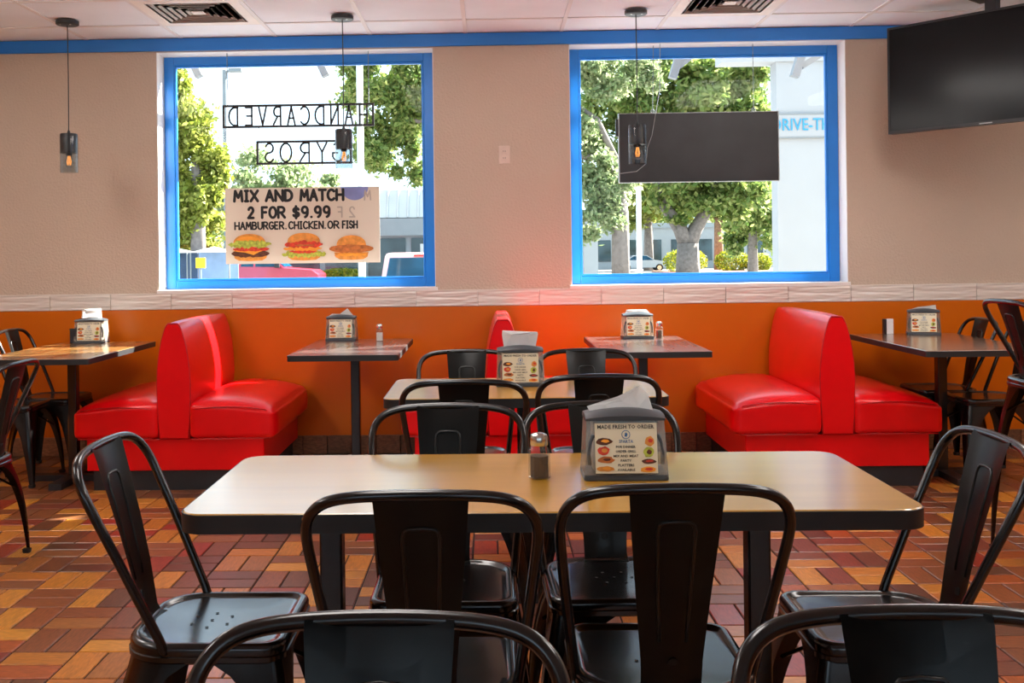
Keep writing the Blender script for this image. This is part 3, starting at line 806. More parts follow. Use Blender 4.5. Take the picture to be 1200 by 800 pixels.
nk = [  # x, y, turn, label, napkin outline, fold
 (.302, 2.375, -.0, 'napkin dispenser with menu card on the long front table beside the pepper shaker', [(-.073, .143), (-.082, .160), (-.010, .183), (.043, .207), (.060, .184), (.072, .143)], .15),
 (.113, 4.04, 0, 'napkin dispenser with menu card on the middle dining table', [(-.062, .143), (-.070, .198), (-.068, .215), (.070, .209), (.072, .200), (.060, .143)], .1),
 (-.925, 6.335, 0, 'napkin dispenser on the dark table between left and centre booths', [(-.082, .148), (-.060, .163), (-.020, .155), (.035, .195), (.075, .146)], .1),
 (.888, 6.24, 0, 'napkin dispenser with flat folded napkin under the black hanging panel', [(-.075, .143), (-.060, .170), (.060, .172), (.078, .150), (.072, .143)], .8),
 (-2.490, 6.33, .06, 'napkin dispenser with tall upright napkin on the orange-brown table', [(-.062, .143), (-.058, .208), (.064, .214), (.066, .143)], .05),
 (2.625, 6.28, -.32, 'napkin dispenser on the walnut-brown table by the right wall chairs', [(-.075, .148), (-.030, .165), (.070, .178), (.074, .146)], .3),
]
roots = [disp]+[copy_tree(disp) for _ in nk[1:]]
for t, (x, y, rz, lab, pts, fo) in zip(roots, nk):
    place(t, (x, y, .75), rz, lab, GN)
    napkin(t, pts, fo)

# ------------------------------------------------------------------ shakers and table cards
def shaker(x, y, fill, label, grp='glass shakers on the tables', wide=1.0):
    t = thing('shaker', label, 'shaker', (x, y, .75), .3, grp)
    n = 10
    obj('glass_jar', lathe([(.020, 0), (.0235, .003), (.0225, .058), (.0215, .066), (.0160, .074), (.0155, .080)], n), 'jar_glass', t)
    obj('contents', lathe([(.0190, .004), (.0190, .052)], n), fill, t)
    obj('screw_cap', lathe([(.0175, .076), (.0185, .080), (.0190, .093), (.0165, .100), (.010, .1035), (.002, .1045)], 16), 'chrome', t, smooth='auto')
    cap = t.children[-1] if t.children else None
    t.scale = (wide, wide, 1)
    bm = bmesh.new(); bmesh.ops.create_circle(bm, cap_ends=True, radius=.0017, segments=8)
    hm = bpy.data.meshes.new('cap_hole'); bm.to_mesh(hm); bm.free(); hm.materials.append(M['rubber'])
    for q in range(6):
        h = mobj('cap_hole', hm, None, cap or t); h.location = (.0085*math.cos(q*PI/3), .0085*math.sin(q*PI/3), .1042)
    return t
shaker(.107, 2.355, 'pepper', 'glass pepper shaker with metal cap on the long front table', wide=1.13)
shaker(-.676, 6.20, 'salt', 'glass shaker with pale contents between the left and centre booths')
shaker(1.008, 6.16, 'pepper', 'small glass pepper shaker beside the dispenser with the flat folded napkin')
t = thing('table_card', 'small white and black upright table card on the walnut-brown table', 'table card', (2.43, 6.33, .75), .1)
obj('card_face', box(-.012, .030, -.014, .012, 0, .092, bevel=.002), 'menu_white', t)
obj('card_side', box(-.030, -.012, -.012, .012, 0, .092, bevel=.002), 'tv_bezel', t)
t = thing('pepper_mill', 'slim black upright holder beside the napkins on the orange-brown table', 'holder', (-2.585, 6.29, .75), 0)
obj('body', box(-.019, .019, -.019, .019, 0, .085, bevel=.004), 'black_kick', t)
obj('cap', box(-.021, .021, -.021, .021, .085, .092, bevel=.003), 'black_kick', t)

# ------------------------------------------------------------------ pendant lamps
def make_pendant():
    t = thing('pendant_lamp', 'x', 'pendant lamp')
    obj('ceiling_canopy', lathe([(.060, -.026), (.066, -.022), (.066, -.0025), (.064, -.0015)], 32), 'pendant_black', t, smooth='auto')
    can = t
    for s in (-1, 1): obj('canopy_screw', lathe([(.006, -.030), (.006, -.0255)], 10, cx=s*.03, cy=-.03), 'chrome', can)
    obj('cord', tube([(0, 0, -.026), (.002, 0, -.3), (0, 0, -.665)], .0032, 8), 'pendant_black', t)
    obj('cord_grip', lathe([(.012, -.672), (.006, -.650)], 12), 'pendant_black', t)
    obj('metal_sleeve', lathe([(.044, -.785), (.049, -.785), (.050, -.675), (.047, -.670), (.004, -.6695)], 32), 'pendant_black', t, smooth='auto')
    gl = bmesh.new(); lathe([(.049, -.900), (.0515, -.900), (.0515, -.690), (.049, -.690), (.049, -.900)], 32, gl, cap=False)
    obj('glass_tube', gl, 'shade_glass', t, smooth='auto')
    obj('lamp_holder', lathe([(.017, -.800), (.019, -.785)], 16), 'pendant_black', t)
    b = obj('bulb', lathe([(.003, -.872), (.016, -.868), (.026, -.855), (.029, -.842), (.026, -.828), (.018, -.812), (.013, -.798)], 20), 'shade_glass', t, smooth=True)
    for q in range(6):
        a = q*PI/3
        obj('filament', tube([(.006*math.cos(a), .006*math.sin(a), -.802), (.013*math.cos(a), .013*math.sin(a), -.835), (.009*math.cos(a+.5), .009*math.sin(a+.5), -.856)], .0013, 5), 'filament', b)
    return t
pen = make_pendant()
GP = 'pendant lamps along the window wall'
for k, (x, y, lab) in enumerate(((-2.489, 6.02, 'black and glass pendant lamp hanging against the plain left wall'), (-.853, 6.02, 'black and glass pendant lamp hanging in front of the metal letter signs'), (.872, 6.02, 'black and glass pendant lamp hanging in front of the black panel'))):
    place(pen if k == 0 else copy_tree(pen), (x, y, CEIL-.001), 0, lab, GP)

# ------------------------------------------------------------------ wall television
tv = thing('television', 'large black flat television angled in the upper right corner', 'television', (2.395, 6.19, 1.955), math.atan2(-.577, .515))
W, Hh = 1.13, .635
obj('housing', box(0, W, .006, .05, 0, Hh, bevel=.006), 'tv_bezel', tv)
bm = bmesh.new()
for q in ((0, .012, 0, Hh), (W-.012, W, 0, Hh), (.012, W-.012, 0, .018), (.012, W-.012, Hh-.012, Hh)): box(q[0], q[1], -.002, .008, q[2], q[3], bm)
obj('bezel', bm, 'tv_bezel', tv)
obj('screen', box(.012, W-.012, .001, .008, .018, Hh-.012), 'tv_screen', tv)
obj('maker_badge', box(W/2-.035, W/2+.035, -.0035, -.002, .005, .011), 'panel_edge', tv)
obj('mount_bracket', box(W/2-.2, W/2+.2, .05, .075, .12, .5), 'black_kick', tv)
obj('mount_pole', box(W/2-.03, W/2+.03, .075, .135, .2, CEIL-1.955-.006), 'black_kick', tv)
obj('ceiling_plate', box(W/2-.10, W/2+.10, .03, .18, CEIL-1.955-.014, CEIL-1.955-.003), 'black_kick', tv)

# ------------------------------------------------------------------ wall outlet
t = thing('wall_outlet', 'beige double wall outlet between the two windows', 'outlet', (.100, BACK, 1.905))
obj('cover_plate', box(-.036, .036, -.007, 0, -.058, .058, bevel=.003), 'outlet', t)
for s in (-1, 1):
    o = obj('socket', box(-.016, .016, -.009, -.006, s*.022-.014, s*.022+.014, bevel=.002), 'outlet', t)
    for d in (-.006, .006): obj('slot', box(d-.0012, d+.0012, -.0096, -.0088, s*.022-.004, s*.022+.006), 'outlet_dark', o)

# ------------------------------------------------------------------ hanging letter signs (read from the street, so mirrored here)
def letter_sign(word, x0, x1, z0, z1, label, links):
    t = thing('metal_letter_sign', label, 'sign', ((x0+x1)/2, 6.615, z0), 0, 'black metal letter signs in the left window')
    w, h = (x1-x0)/2, z1-z0; b = .014
    for q in ((-w, w, 0, b), (-w, w, h-b, h)): obj('frame_bar', box(q[0], q[1], -.006, .006, q[2], q[3]), 'sign_steel', t)
    for s in (-1, 1): obj('frame_end', box(min(s*w, s*(w-b)), max(s*w, s*(w-b)), -.006, .006, b, h-b), 'sign_steel', t)
    n = len(word); pitch = (2*w-.05)/n
    for k, ch in enumerate(word):
        bm = stroke_mesh(ch, pitch*(.62 if ch not in 'OCGD' else .74), h-2*b+.004, .011, -.004, .004)
        for v in bm.verts: v.co.x = -v.co.x
        bmesh.ops.reverse_faces(bm, faces=bm.faces[:])
        l = obj('letter', bm, 'sign_steel', t); l.location = (w-.025-pitch*(k+.17), 0, b-.002)
    for cx, ztop in links:
        pts = [(cx, 0, h-.003), (cx, 0, ztop-z0)]
        obj('hanging_chain', tube(pts, .0025, 6), 'metal_grey', t)
    return t
letter_sign('HANDCARVED', -1.725, -.738, 2.109, 2.259, 'black metal HANDCARVED letter sign hanging reversed in the left window', [(-.46, 2.595), (.46, 2.595)])
letter_sign('GYROS', -1.507, -.885, 1.868, 2.023, 'black metal GYROS letter sign hanging reversed below the longer sign', [(-.295, 2.115), (.295, 2.115)])

# ------------------------------------------------------------------ banner
ban = thing('banner', 'cream mix and match price banner with three burgers in the left window', 'banner', (-1.227, 6.690, 1.226))
obj('sheet', box(-.508, .508, 0, .004, 0, .497), 'banner_vinyl', ban)
def TT(s_, h, x, z, w, th):
    for word, (xa, wa) in s_: obj('lettering', stroke_mesh(word, wa*w, h, th, -.0016, -.0006, .36, None, x+xa*w, z), 'ink', ban)
TT([('MIX', (0, .235)), ('AND', (.285, .26)), ('MATCH', (.595, .405))], .086, -.456, .403, .735, .0185)
TT([('2', (0, .095)), ('FOR', (.165, .30)), ('$9.99', (.53, .47))], .086, -.365, .293, .555, .0175)
TT([('HAMBURGER.', (0, .43)), ('CHICKEN.', (.437, .31)), ('OR', (.752, .10)), ('FISH', (.87, .13))], .056, -.450, .222, .815, .0105)
obj('blue_roundel', plate_poly([(.345+.09*math.cos(PI+PI*q/16), .4965+.088*math.sin(PI+PI*q/16)) for q in range(17)], -.0004, -.0001), 'print_blue', ban)
for ch, gx_, gz_, gw_, gh_ in (('2', .305, .295, .045, .075), ('F', .225, .295, .04, .075), ('M', .405, .405, .05, .07)):
    bm = stroke_mesh(ch, gw_, gh_, .010, -.0006, -.0002)
    for v in bm.verts: v.co.x = -v.co.x
    bmesh.ops.reverse_faces(bm, faces=bm.faces[:])
    l = obj('show_through_letter', bm, 'ghost_print', ban); l.location = (gx_+gw_, 0, gz_)
def blobs(parent, name, m, pts, lay):
    if isinstance(pts, tuple):                     # wavy strip: top edge, bottom edge
        top, bot = pts; bm = bmesh.new(); ya, yb = -.0012-.0012*lay, -.0004-.0012*lay
        A = [[bm.verts.new((p[0], y, p[1])) for p in e] for e, y in ((top, ya), (bot, ya), (top, yb), (bot, yb))]
        for k in range(len(top)-1):
            bm.faces.new((A[1][k], A[1][k+1], A[0][k+1], A[0][k])); bm.faces.new((A[2][k], A[2][k+1], A[3][k+1], A[3][k]))
            bm.faces.new((A[0][k], A[0][k+1], A[2][k+1], A[2][k])); bm.faces.new((A[1][k+1], A[1][k], A[3][k], A[3][k+1]))
        return obj(name, bm, m, parent)
    return obj(name, plate_poly(pts, -.0012-.0012*lay, -.0004-.0012*lay), m, parent)
def wavy(x0, x1, z0, z1, n, amp, seed, taper=.02):
    r = random.Random(seed); top = []; bot = []
    for q in range(n+1):
        u = q/n; x = x0+(x1-x0)*u; e = min(taper, .40*(z1-z0))*(abs(2*u-1)**4); am = min(amp, .22*(z1-z0))*(.3 if q in (0, n) else 1)
        top.append((x, z1-e+am*(r.random()-.5)*2)); bot.append((x, z0+e+am*(r.random()-.5)*2))
    return top, bot
def bun_top(cx, z0, w, h, flat=.0):
    return [(cx+w/2*math.cos(PI*q/18), z0+h*math.sin(PI*q/18)**.75) for q in range(19)]
def bun_bot(cx, z0, w, h):
    return [(cx-w/2, z0+h), (cx-w/2+.008, z0+h*.4), (cx-w/2+.035, z0+.004), (cx, z0), (cx+w/2-.035, z0+.004), (cx+w/2-.008, z0+h*.4), (cx+w/2, z0+h)]
def burger(kind, cx):
    e = obj('burger_print', plate_poly(bun_bot(cx, .018, .225, .05), -.0008, -.0002), 'bun', ban)
    if kind == 0:
        blobs(e, 'patty', 'patty', wavy(cx-.125, cx+.125, .045, .092, 16, .004, 1), 1)
        blobs(e, 'cheese', 'cheese', [(cx-.12, .088), (cx+.10, .092), (cx+.06, .078), (cx+.02, .058), (cx-.03, .074), (cx-.08, .080)], 2)
        blobs(e, 'tomato', 'tomato', wavy(cx-.115, cx+.125, .084, .112, 16, .003, 2), 3)
        blobs(e, 'bun_top', 'bun', bun_top(cx-.005, .125, .215, .072), 4)
        blobs(e, 'bun_rim', 'cheese', bun_top(cx-.01, .130, .180, .052), 5)
        blobs(e, 'lettuce', 'lettuce', wavy(cx-.145, cx+.14, .106, .150, 26, .008, 3), 6)
    elif kind == 1:
        blobs(e, 'lettuce', 'lettuce', wavy(cx-.145, cx+.145, .040, .082, 24, .011, 4), 1)
        blobs(e, 'tomato', 'tomato', wavy(cx-.095, cx+.085, .066, .086, 16, .004, 5), 2)
        blobs(e, 'chicken', 'cheese', wavy(cx-.135, cx+.120, .082, .112, 18, .006, 6), 3)
        blobs(e, 'bun_top', 'bun', bun_top(cx, .135, .215, .065), 4)
        blobs(e, 'bacon', 'tomato', wavy(cx-.125, cx+.125, .104, .145, 20, .008, 7), 5)
        blobs(e, 'sauce', 'bun_dark', wavy(cx-.06, cx+.07, .112, .124, 14, .004, 8), 6)
    else:
        blobs(e, 'slaw', 'bun', wavy(cx-.11, cx+.105, .030, .066, 22, .007, 9), 1)
        blobs(e, 'slaw', 'cheese', wavy(cx-.09, cx+.095, .044, .062, 22, .006, 10), 2)
        blobs(e, 'bun_top', 'bun', bun_top(cx, .105, .195, .075), 3)
        blobs(e, 'fish_fillet', 'bun_dark', wavy(cx-.145, cx+.145, .066, .118, 18, .003, 11, .022), 4)
burger(0, -.345); burger(1, .008); burger(2, .320)

# ------------------------------------------------------------------ black hanging panel in the right window
t = thing('hanging_panel', 'black rectangular display panel hanging with its back to the room', 'display panel', (1.347, 6.60, 1.716))
obj('back_cover', box(-.506, .506, 0, .022, .004, .442, bevel=.003), 'panel_black', t)
bm = bmesh.new()
for q in ((-.512, -.506, 0, .446), (.506, .512, 0, .446), (-.506, .506, 0, .004), (-.506, .506, .442, .446)): box(q[0], q[1], -.004, .032, q[2], q[3], bm)
obj('edge_frame', bm, 'panel_edge', t)
for x, top in ((-.29, .955), (.355, .955)):
    obj('suspension_wire', tube([(x, .01, .446), (x+(.01 if x < 0 else 0), .01, .88)], .002, 6), 'metal_grey', t)
    obj('wire_hook', tube([(x+.012*math.cos(a), .01, .458+.012*math.sin(a)) for a in [2*PI*q/10 for q in range(10)]], .0025, 6, closed=True), 'metal_grey', t)
obj('power_cable', tube([(-.24, -.012, .95), (-.245, -.012, .60), (-.30, -.012, .30), (-.33, -.012, .22), (-.34, -.012, .12), (-.40, -.012, .072), (-.505, -.010, .060)], .0022, 6), 'panel_edge', t)
obj('side_box', box(-.528, -.512, .002, .026, .30, .41), 'tv_bezel', t)

# ------------------------------------------------------------------ outside
GZ = -.35
def at(px, py, Y):     # world point seen at a photo position, at real depth Y
    d = _rot @ Vector(((px-547)/1200, -(py-299.3)/1200, -1)); k = Y/d.y
    return Vector((0, 0, EYE)) + d*k
struct(obj('ground', box(-160, 160, -120, 300, GZ-.2, GZ), 'concrete'))
struct(obj('street', box(-160, 160, 74, 84, GZ, GZ+.01), 'asphalt'))
def leaves(points, size, rng):
    vs, fs = [], []
    for p in points:
        n = Vector((rng.gauss(0, 1), rng.gauss(0, 1), rng.gauss(0, 1))).normalized(); u = n.orthogonal().normalized(); v = n.cross(u)
        a = rng.random()*6.28; u, v = u*math.cos(a)+v*math.sin(a), v*math.cos(a)-u*math.sin(a)
        s = size*.46*(.6+.8*rng.random()); i = len(vs)
        vs += [p-u*s, p+v*s*.55+n*s*.1, p+u*s, p-v*s*.55+n*s*.1]; fs.append((i, i+1, i+2, i+3))
    me = bpy.data.meshes.new('crown'); me.from_pydata([tuple(v) for v in vs], [], fs); me.update(); return me
def crown_points(ells, count, rng):
    vol = [e[3]*e[4]*e[5] for e in ells]; tot = sum(vol); out = []
    for e, v in zip(ells, vol):
        # leaf clumps inside each ellipsoid leave gaps of sky between them
        nc = max(6, int(26*(v/tot)*len(ells)/2))
        cl = []
        for _ in range(nc):
            d = Vector((rng.gauss(0, 1), rng.gauss(0, 1), rng.gauss(0, 1))).normalized()*(rng.random()**.45)
            cl.append((Vector((e[0]+d.x*e[3], e[1]+d.y*e[4], e[2]+d.z*e[5])), .16+.22*rng.random()))
        for _ in range(int(3.6*count*v/tot)):
            c, s = rng.choice(cl); g = Vector((rng.gauss(0, .6), rng.gauss(0, .6), rng.gauss(0, .5)))*s
            out.append(Vector((c.x+g.x*e[3], c.y+g.y*e[4], c.z+g.z*e[5])))
    return out
def tree(name, label, limbs, ells, count, size, m, seed, bark='bark', cat='tree', group='trees outside the windows'):
    rng = random.Random(seed); b = limbs[0][0][0]
    t = thing(name, label, cat, (b[0], b[1], GZ), 0, group); off = Vector((b[0], b[1], GZ))
    for k, (pts, r) in enumerate(limbs):
        obj('trunk' if k == 0 else 'branch', tube([Vector(p)-off for p in pts], r, 8), bark, t, smooth=True)
    me = leaves([p-off for p in crown_points(ells, count, rng)], size, rng)
    o = mobj('crown', me, m, t); o['kind'] = 'stuff'
    return t
def ell(px, py, Y, rx, rz, ry=None):   # crown ellipsoid, radii in photo pixels at that depth
    p = at(px, py, Y); k = Y/1200
    return (p.x, p.y, p.z, rx*k, (ry or rx)*k, rz*k)
def P3(px, py, Y): return tuple(at(px, py, Y))
def foot(px, Y): p = at(px, 300, Y); return (p.x, p.y, GZ)
# left window
tree('tree', 'yellow-green tree filling the left side of the banner window', [([foot(232, 40), P3(232, 250, 40), P3(228, 150, 40)], [.35, .28, .1])],
     [ell(218, 160, 40, 28, 62), ell(212, 235, 40, 30, 60), ell(243, 225, 40, 24, 55), ell(232, 270, 42, 36, 26), ell(208, 110, 40, 20, 34), ell(236, 185, 40, 24, 40)], 6200, .26, 'leaf_yellow', 1)
tree('tree', 'pale green low tree behind the banner and letter signs', [([foot(335, 55), P3(335, 240, 55), P3(340, 200, 55)], [.4, .3, .1])],
     [ell(300, 215, 55, 42, 40), ell(350, 225, 55, 50, 34), ell(270, 250, 55, 30, 40), ell(395, 235, 55, 30, 30)], 5000, .36, 'leaf_pale', 2)
tree('tree', 'leafy green tree overhanging the right side of the banner window', [([foot(530, 32), P3(532, 200, 32), P3(520, 120, 32), P3(500, 60, 32)], [.4, .33, .24, .1]), ([P3(525, 150, 32), P3(480, 140, 32), P3(455, 115, 32)], [.10, .06, .03])],
     [ell(440, 95, 32, 42, 38), ell(488, 110, 32, 34, 70), ell(455, 170, 32, 36, 40), ell(490, 205, 32, 26, 34), ell(418, 80, 32, 24, 28)], 5600, .20, 'leaf_green', 3)
# right window
tree('tree', 'large forked oak in the centre of the right window', [([foot(806, 60), P3(806, 285, 60)], [.75, .62]), ([P3(806, 290, 60), P3(797, 268, 60), P3(778, 240, 60), P3(765, 200, 60)], [.5, .42, .3, .12]), ([P3(806, 290, 60), P3(815, 268, 60), P3(832, 240, 60), P3(845, 190, 60)], [.5, .42, .3, .12])],
     [ell(760, 110, 60, 55, 45), ell(830, 120, 60, 60, 50), ell(790, 200, 60, 60, 42), ell(860, 215, 60, 40, 45), ell(730, 200, 60, 40, 50), ell(815, 240, 60, 50, 28), ell(870, 150, 60, 34, 40), ell(700, 130, 60, 45, 50), ell(860, 95, 60, 45, 40), ell(800, 70, 60, 60, 26), ell(890, 200, 60, 30, 60)], 13000, .42, 'leaf_green', 4)
tree('tree', 'pale branching tree at the left of the right window', [([foot(727, 45), P3(727, 250, 45), P3(722, 190, 45)], [.42, .36, .2]), ([P3(726, 215, 45), P3(705, 185, 45), P3(672, 182, 45), P3(640, 190, 45)], [.2, .16, .14, .08]), ([P3(722, 190, 45), P3(700, 140, 45), P3(672, 120, 45)], [.2, .12, .06])],
     [ell(690, 90, 45, 40, 34), ell(685, 150, 45, 36, 34), ell(700, 215, 45, 40, 40), ell(690, 255, 45, 34, 26), ell(745, 85, 45, 34, 30)], 6000, .28, 'leaf_pale', 5)
tree('tree', 'yellow-green tree behind the forked oak', [([foot(760, 95), P3(760, 280, 95), P3(760, 220, 95)], [.5, .4, .2])],
     [ell(745, 245, 95, 40, 36), ell(780, 225, 95, 40, 40), ell(820, 205, 95, 34, 34), ell(850, 240, 95, 30, 36)], 5000, .55, 'leaf_yellow', 6)
tree('tree', 'dark green tree beside the white drive-through column', [([foot(882, 75), P3(882, 260, 75), P3(880, 200, 75)], [.4, .3, .15])],
     [ell(885, 260, 75, 30, 40), ell(888, 200, 75, 26, 50), ell(868, 270, 75, 24, 26), ell(890, 145, 75, 24, 34)], 4500, .42, 'leaf_green', 8)
tree('palm_tree', 'brown palm trunk among the yellow-green shrubs', [([foot(842, 88), P3(842, 255, 88)], [.42, .36])],
     [ell(842, 245, 88, 22, 14)], 900, .6, 'leaf_yellow', 9, 'palm_bark')
tree('tree', 'small distant tree left of the palm', [([foot(762, 120), P3(762, 290, 120), P3(757, 270, 120)], [.5, .4, .2])], [ell(764, 268, 120, 32, 24)], 2200, .7, 'leaf_green', 10)
# hedge trees on the far side of the lots, closing the view at eye level
for k, (px, Y, rx, rz, m) in enumerate(((225, 130, 60, 34, 'leaf_pale'), (320, 135, 60, 30, 'leaf_pale'), (470, 135, 60, 30, 'leaf_pale'), (700, 140, 50, 26, 'leaf_pale'), (800, 145, 55, 28, 'leaf_pale'), (880, 150, 50, 34, 'leaf_green'))):
    tree('far_tree', 'distant treeline tree, number %s from the left' % ('first', 'second', 'third', 'fourth', 'fifth', 'sixth')[k], [([foot(px, Y), P3(px, 285, Y)], [.4, .3])], [ell(px, 280, Y, rx, rz)], 1800, .95, m, 20+k, group='distant treeline')
def shrub(px, py, Y, rx, rz, lab, seed):
    p = at(px, 300, Y); rng = random.Random(seed); t = thing('shrub', lab, 'shrub', (p.x, p.y, GZ), 0, 'clipped yellow-green shrubs'); off = Vector((p.x, p.y, GZ))
    for q in range(3): obj('stem', tube([(-.2+.2*q, 0, 0), (-.3+.3*q, 0, .7)], [.06, .03], 6), 'bark', t)
    e = ell(px, py, Y, rx, rz); pts = []
    for _ in range(2600):
        d = Vector((rng.gauss(0, 1), rng.gauss(0, 1), rng.gauss(0, 1))).normalized()*(.75+.3*rng.random())
        pts.append(Vector((e[0]+d.x*e[3], e[1]+d.y*e[3], max(GZ+.05, e[2]+d.z*e[5])))-off)
    o = mobj('foliage', leaves(pts, .2, rng), 'leaf_shrub', t); o['kind'] = 'stuff'
shrub(803, 306, 82, 25, 15, 'rounded yellow-green shrub behind the forked oak trunk', 31)
shrub(858, 306, 84, 20, 13, 'rounded yellow-green shrub right of the palm trunk', 32)
shrub(888, 308, 84, 16, 11, 'low yellow-green shrub next to the white column', 33)
shrub(400, 322, 45, 24, 7, 'low yellow-green shrub below the banner', 34)
b0 = at(780, 317, 81); b1 = at(905, 317, 81)
tag(obj('planting_bed', box(b0.x, b1.x, 79.5, 88, GZ, GZ+.12), 'mulch'), 'reddish mulch planting bed under the yellow-green shrubs', 'planting bed')
# poles
def pole(px, Y, r, ztop, label, m='pole_white', arm=0):
    p = at(px, 300, Y); t = thing('lamp_post' if arm else 'pole', label, 'lamp post' if arm else 'pole', (p.x, p.y, GZ))
    obj('shaft', tube([(0, 0, 0), (0, 0, ztop-GZ)], [r, r*.85], 12), m, t, smooth='auto')
    obj('base_collar', lathe([(r*2, 0), (r*2, .25), (r*1.2, .3)], 12), 'metal_grey', t)
    if arm:
        obj('arm', tube([(0, 0, ztop-GZ-.1), (arm, 0, ztop-GZ)], .06, 8), m, t)
        obj('lamp_head', box(min(arm*.4, arm*1.6), max(arm*.4, arm*1.6), -.2, .2, ztop-GZ-.12, ztop-GZ+.06, bevel=.03), 'metal_grey', t)
pole(266, 50, .14, at(266, 82, 50).z, 'grey parking lot lamp post in the left part of the banner window', 'metal_grey', .55)
pole(424, 20, .075, 5.6, 'white pole right of the banner')
pole(749, 30, .085, 3.2, 'pale round pole below the black panel')
# building with ribbed white roof, right half of the left window
bq = at(470, 300, 46); t = thing('store_building', 'low building with white ribbed roof behind the banner', 'building', (bq.x, 46, GZ))
u = 46/1200; zz = lambda py: at(470, py, 46).z-GZ
obj('wall', box(-6, 4.5, .2, 5, 0, zz(276)), 'stucco_grey', t)
obj('fascia', box(-6.2, 4.7, -.3, .25, zz(276), zz(256)), 'metal_grey', t)
rf = obj('roof_deck', box(-6.2, 4.7, .0, 5, zz(256), zz(254)), 'roof_white', t)
bm = loft([[(-6.2, -.2, zz(255)), (4.7, -.2, zz(255)), (4.7, .4, zz(222)), (-6.2, .4, zz(222))], [(-6.2, 5, zz(255)), (4.7, 5, zz(255)), (4.7, 5, zz(222)), (-6.2, 5, zz(222))]])
obj('mansard', bm, 'roof_white', t)
for q in range(24):
    x = -6.1+q*.46
    obj('roof_rib', tube([(x, -.22, zz(255)), (x, .38, zz(222))], .05, 6), 'roof_white', t)
for q in range(5): obj('shop_window', box(-5.4+q*1.95, -3.7+q*1.95, .12, .22, .3, zz(279)), 'dark_glass', t)
obj('hanging_sign', box(.9, 2.3, -.45, -.38, zz(297), zz(286)), 'roof_white', t)
# white pillar building at the left of the right window
bq = at(690, 300, 50); t = thing('pillar_building', 'white pillared building at the left of the right window', 'building', (bq.x, 50, GZ))
zz = lambda py: at(690, py, 50).z-GZ
obj('pillar', box(-.25, .45, 0, .7, 0, zz(262)), 'stucco_white', t)
obj('wall', box(-4, -.45, .6, 6, 0, zz(262)), 'stucco_grey', t)
obj('roof', box(-4, .8, -.3, 6, zz(262), zz(255)), 'stucco_white', t)
obj('doorway', box(-.95, -.45, .5, .62, 0, zz(275)), 'dark_glass', t)
bq = at(722, 300, 100); t = thing('far_building', 'far pale building behind the parked sedan', 'building', (bq.x, 106, GZ))
obj('wall', box(-5, 17, 0, 6, 0, 4.2), 'stucco_white', t)
obj('parapet', box(-5.2, 17.2, -.2, 6, 4.2, 4.7), 'stucco_grey', t)
for q in range(8): obj('window', box(-4+q*2.6, -2.4+q*2.6, -.06, .02, .8, 3.0), 'dark_glass', t)
# tents, sign and tan shed far left
bq = at(228, 300, 38); t = thing('canopy_tent', 'blue-white canopy tent with pointed roof behind the white car', 'tent', (bq.x, 38, GZ)); u = 38/1200
zz = lambda py: at(228, py, 38).z-GZ
for s, cx in ((0, -.8), (1, .75)):
    hw = .75
    bm = bmesh.new(); A = [bm.verts.new(v) for v in ((cx-hw, -.7, zz(296)), (cx+hw, -.7, zz(296)), (cx+hw, .7, zz(296)), (cx-hw, .7, zz(296)))]; top = bm.verts.new((cx, 0, zz(289)))
    for q in range(4): bm.faces.new((A[q], A[(q+1) % 4], top))
    bm.faces.new(A[::-1]); obj('tent_roof', bm, 'car_white', t)
    for sx in (-1, 1): obj('tent_pole', tube([(cx+sx*hw*.95, -.65, 0), (cx+sx*hw*.95, -.65, zz(296))], .03, 6), 'metal_grey', t)
    obj('tent_wall', box(cx-hw, cx+hw, .55, .6, 0, zz(296)), 'tent_navy' if s == 0 else 'tent_blue', t)
t = thing('yellow_sign_board', 'yellow sign board in front of the canopy tents', 'sign', (at(235, 300, 36).x, 36, GZ))
zz = lambda py: at(235, py, 36).z-GZ
obj('board', box(-.17, .17, -.03, .03, zz(314), zz(302), bevel=.01), 'yellow_sign', t)
obj('post', tube([(0, 0, 0), (0, 0, zz(314))], .03, 8), 'metal_grey', t)
bq = at(230, 300, 60); t = thing('tan_shed', 'tan building showing between the trees above the tents', 'building', (bq.x, 60, GZ)); zz = lambda py: at(230, py, 60).z-GZ
obj('wall', box(-.6, .65, 0, 2, 0, zz(279)), 'tan_wall', t); obj('roof', box(-.75, .8, -.15, 2.1, zz(279), zz(277)), 'metal_grey', t)
# white drive-through portal
t = thing('drive_through_portal', 'white drive-through portal with blue lettering outside the right window', 'portal', (0, 10, GZ))
zz = lambda py, px=940: at(px, py, 10).z-GZ
x0 = at(911, 200, 10).x
obj('column', box(x0, x0+1.6, 0, .21, 0, zz(72)), 'stucco_white', t)
obj('header_beam', box(at(846, 200, 10).x, x0+1.6, -.03, .24, zz(72), zz(30)), 'stucco_white', t)
bd = obj('sign_band', box(x0-.003, x0+1.6, -.03, 0, zz(161), zz(134)), 'stucco_white', t)
for py in (134, 161): obj('band_reveal', box(x0-.004, x0+1.6, -.034, 0, zz(py)-.008, zz(py)+.008), 'metal_grey', t)
xs0 = at(904, 147, 10).x; xs1 = at(975, 147, 10).x
text_mesh('lettering', 'DRIVE-THRU', .165, 'letter_blue', t, (xs0+(xs1-xs0)*10/8/2, -.036, zz(147)), width=(xs1-xs0)*10/8, depth=.006)
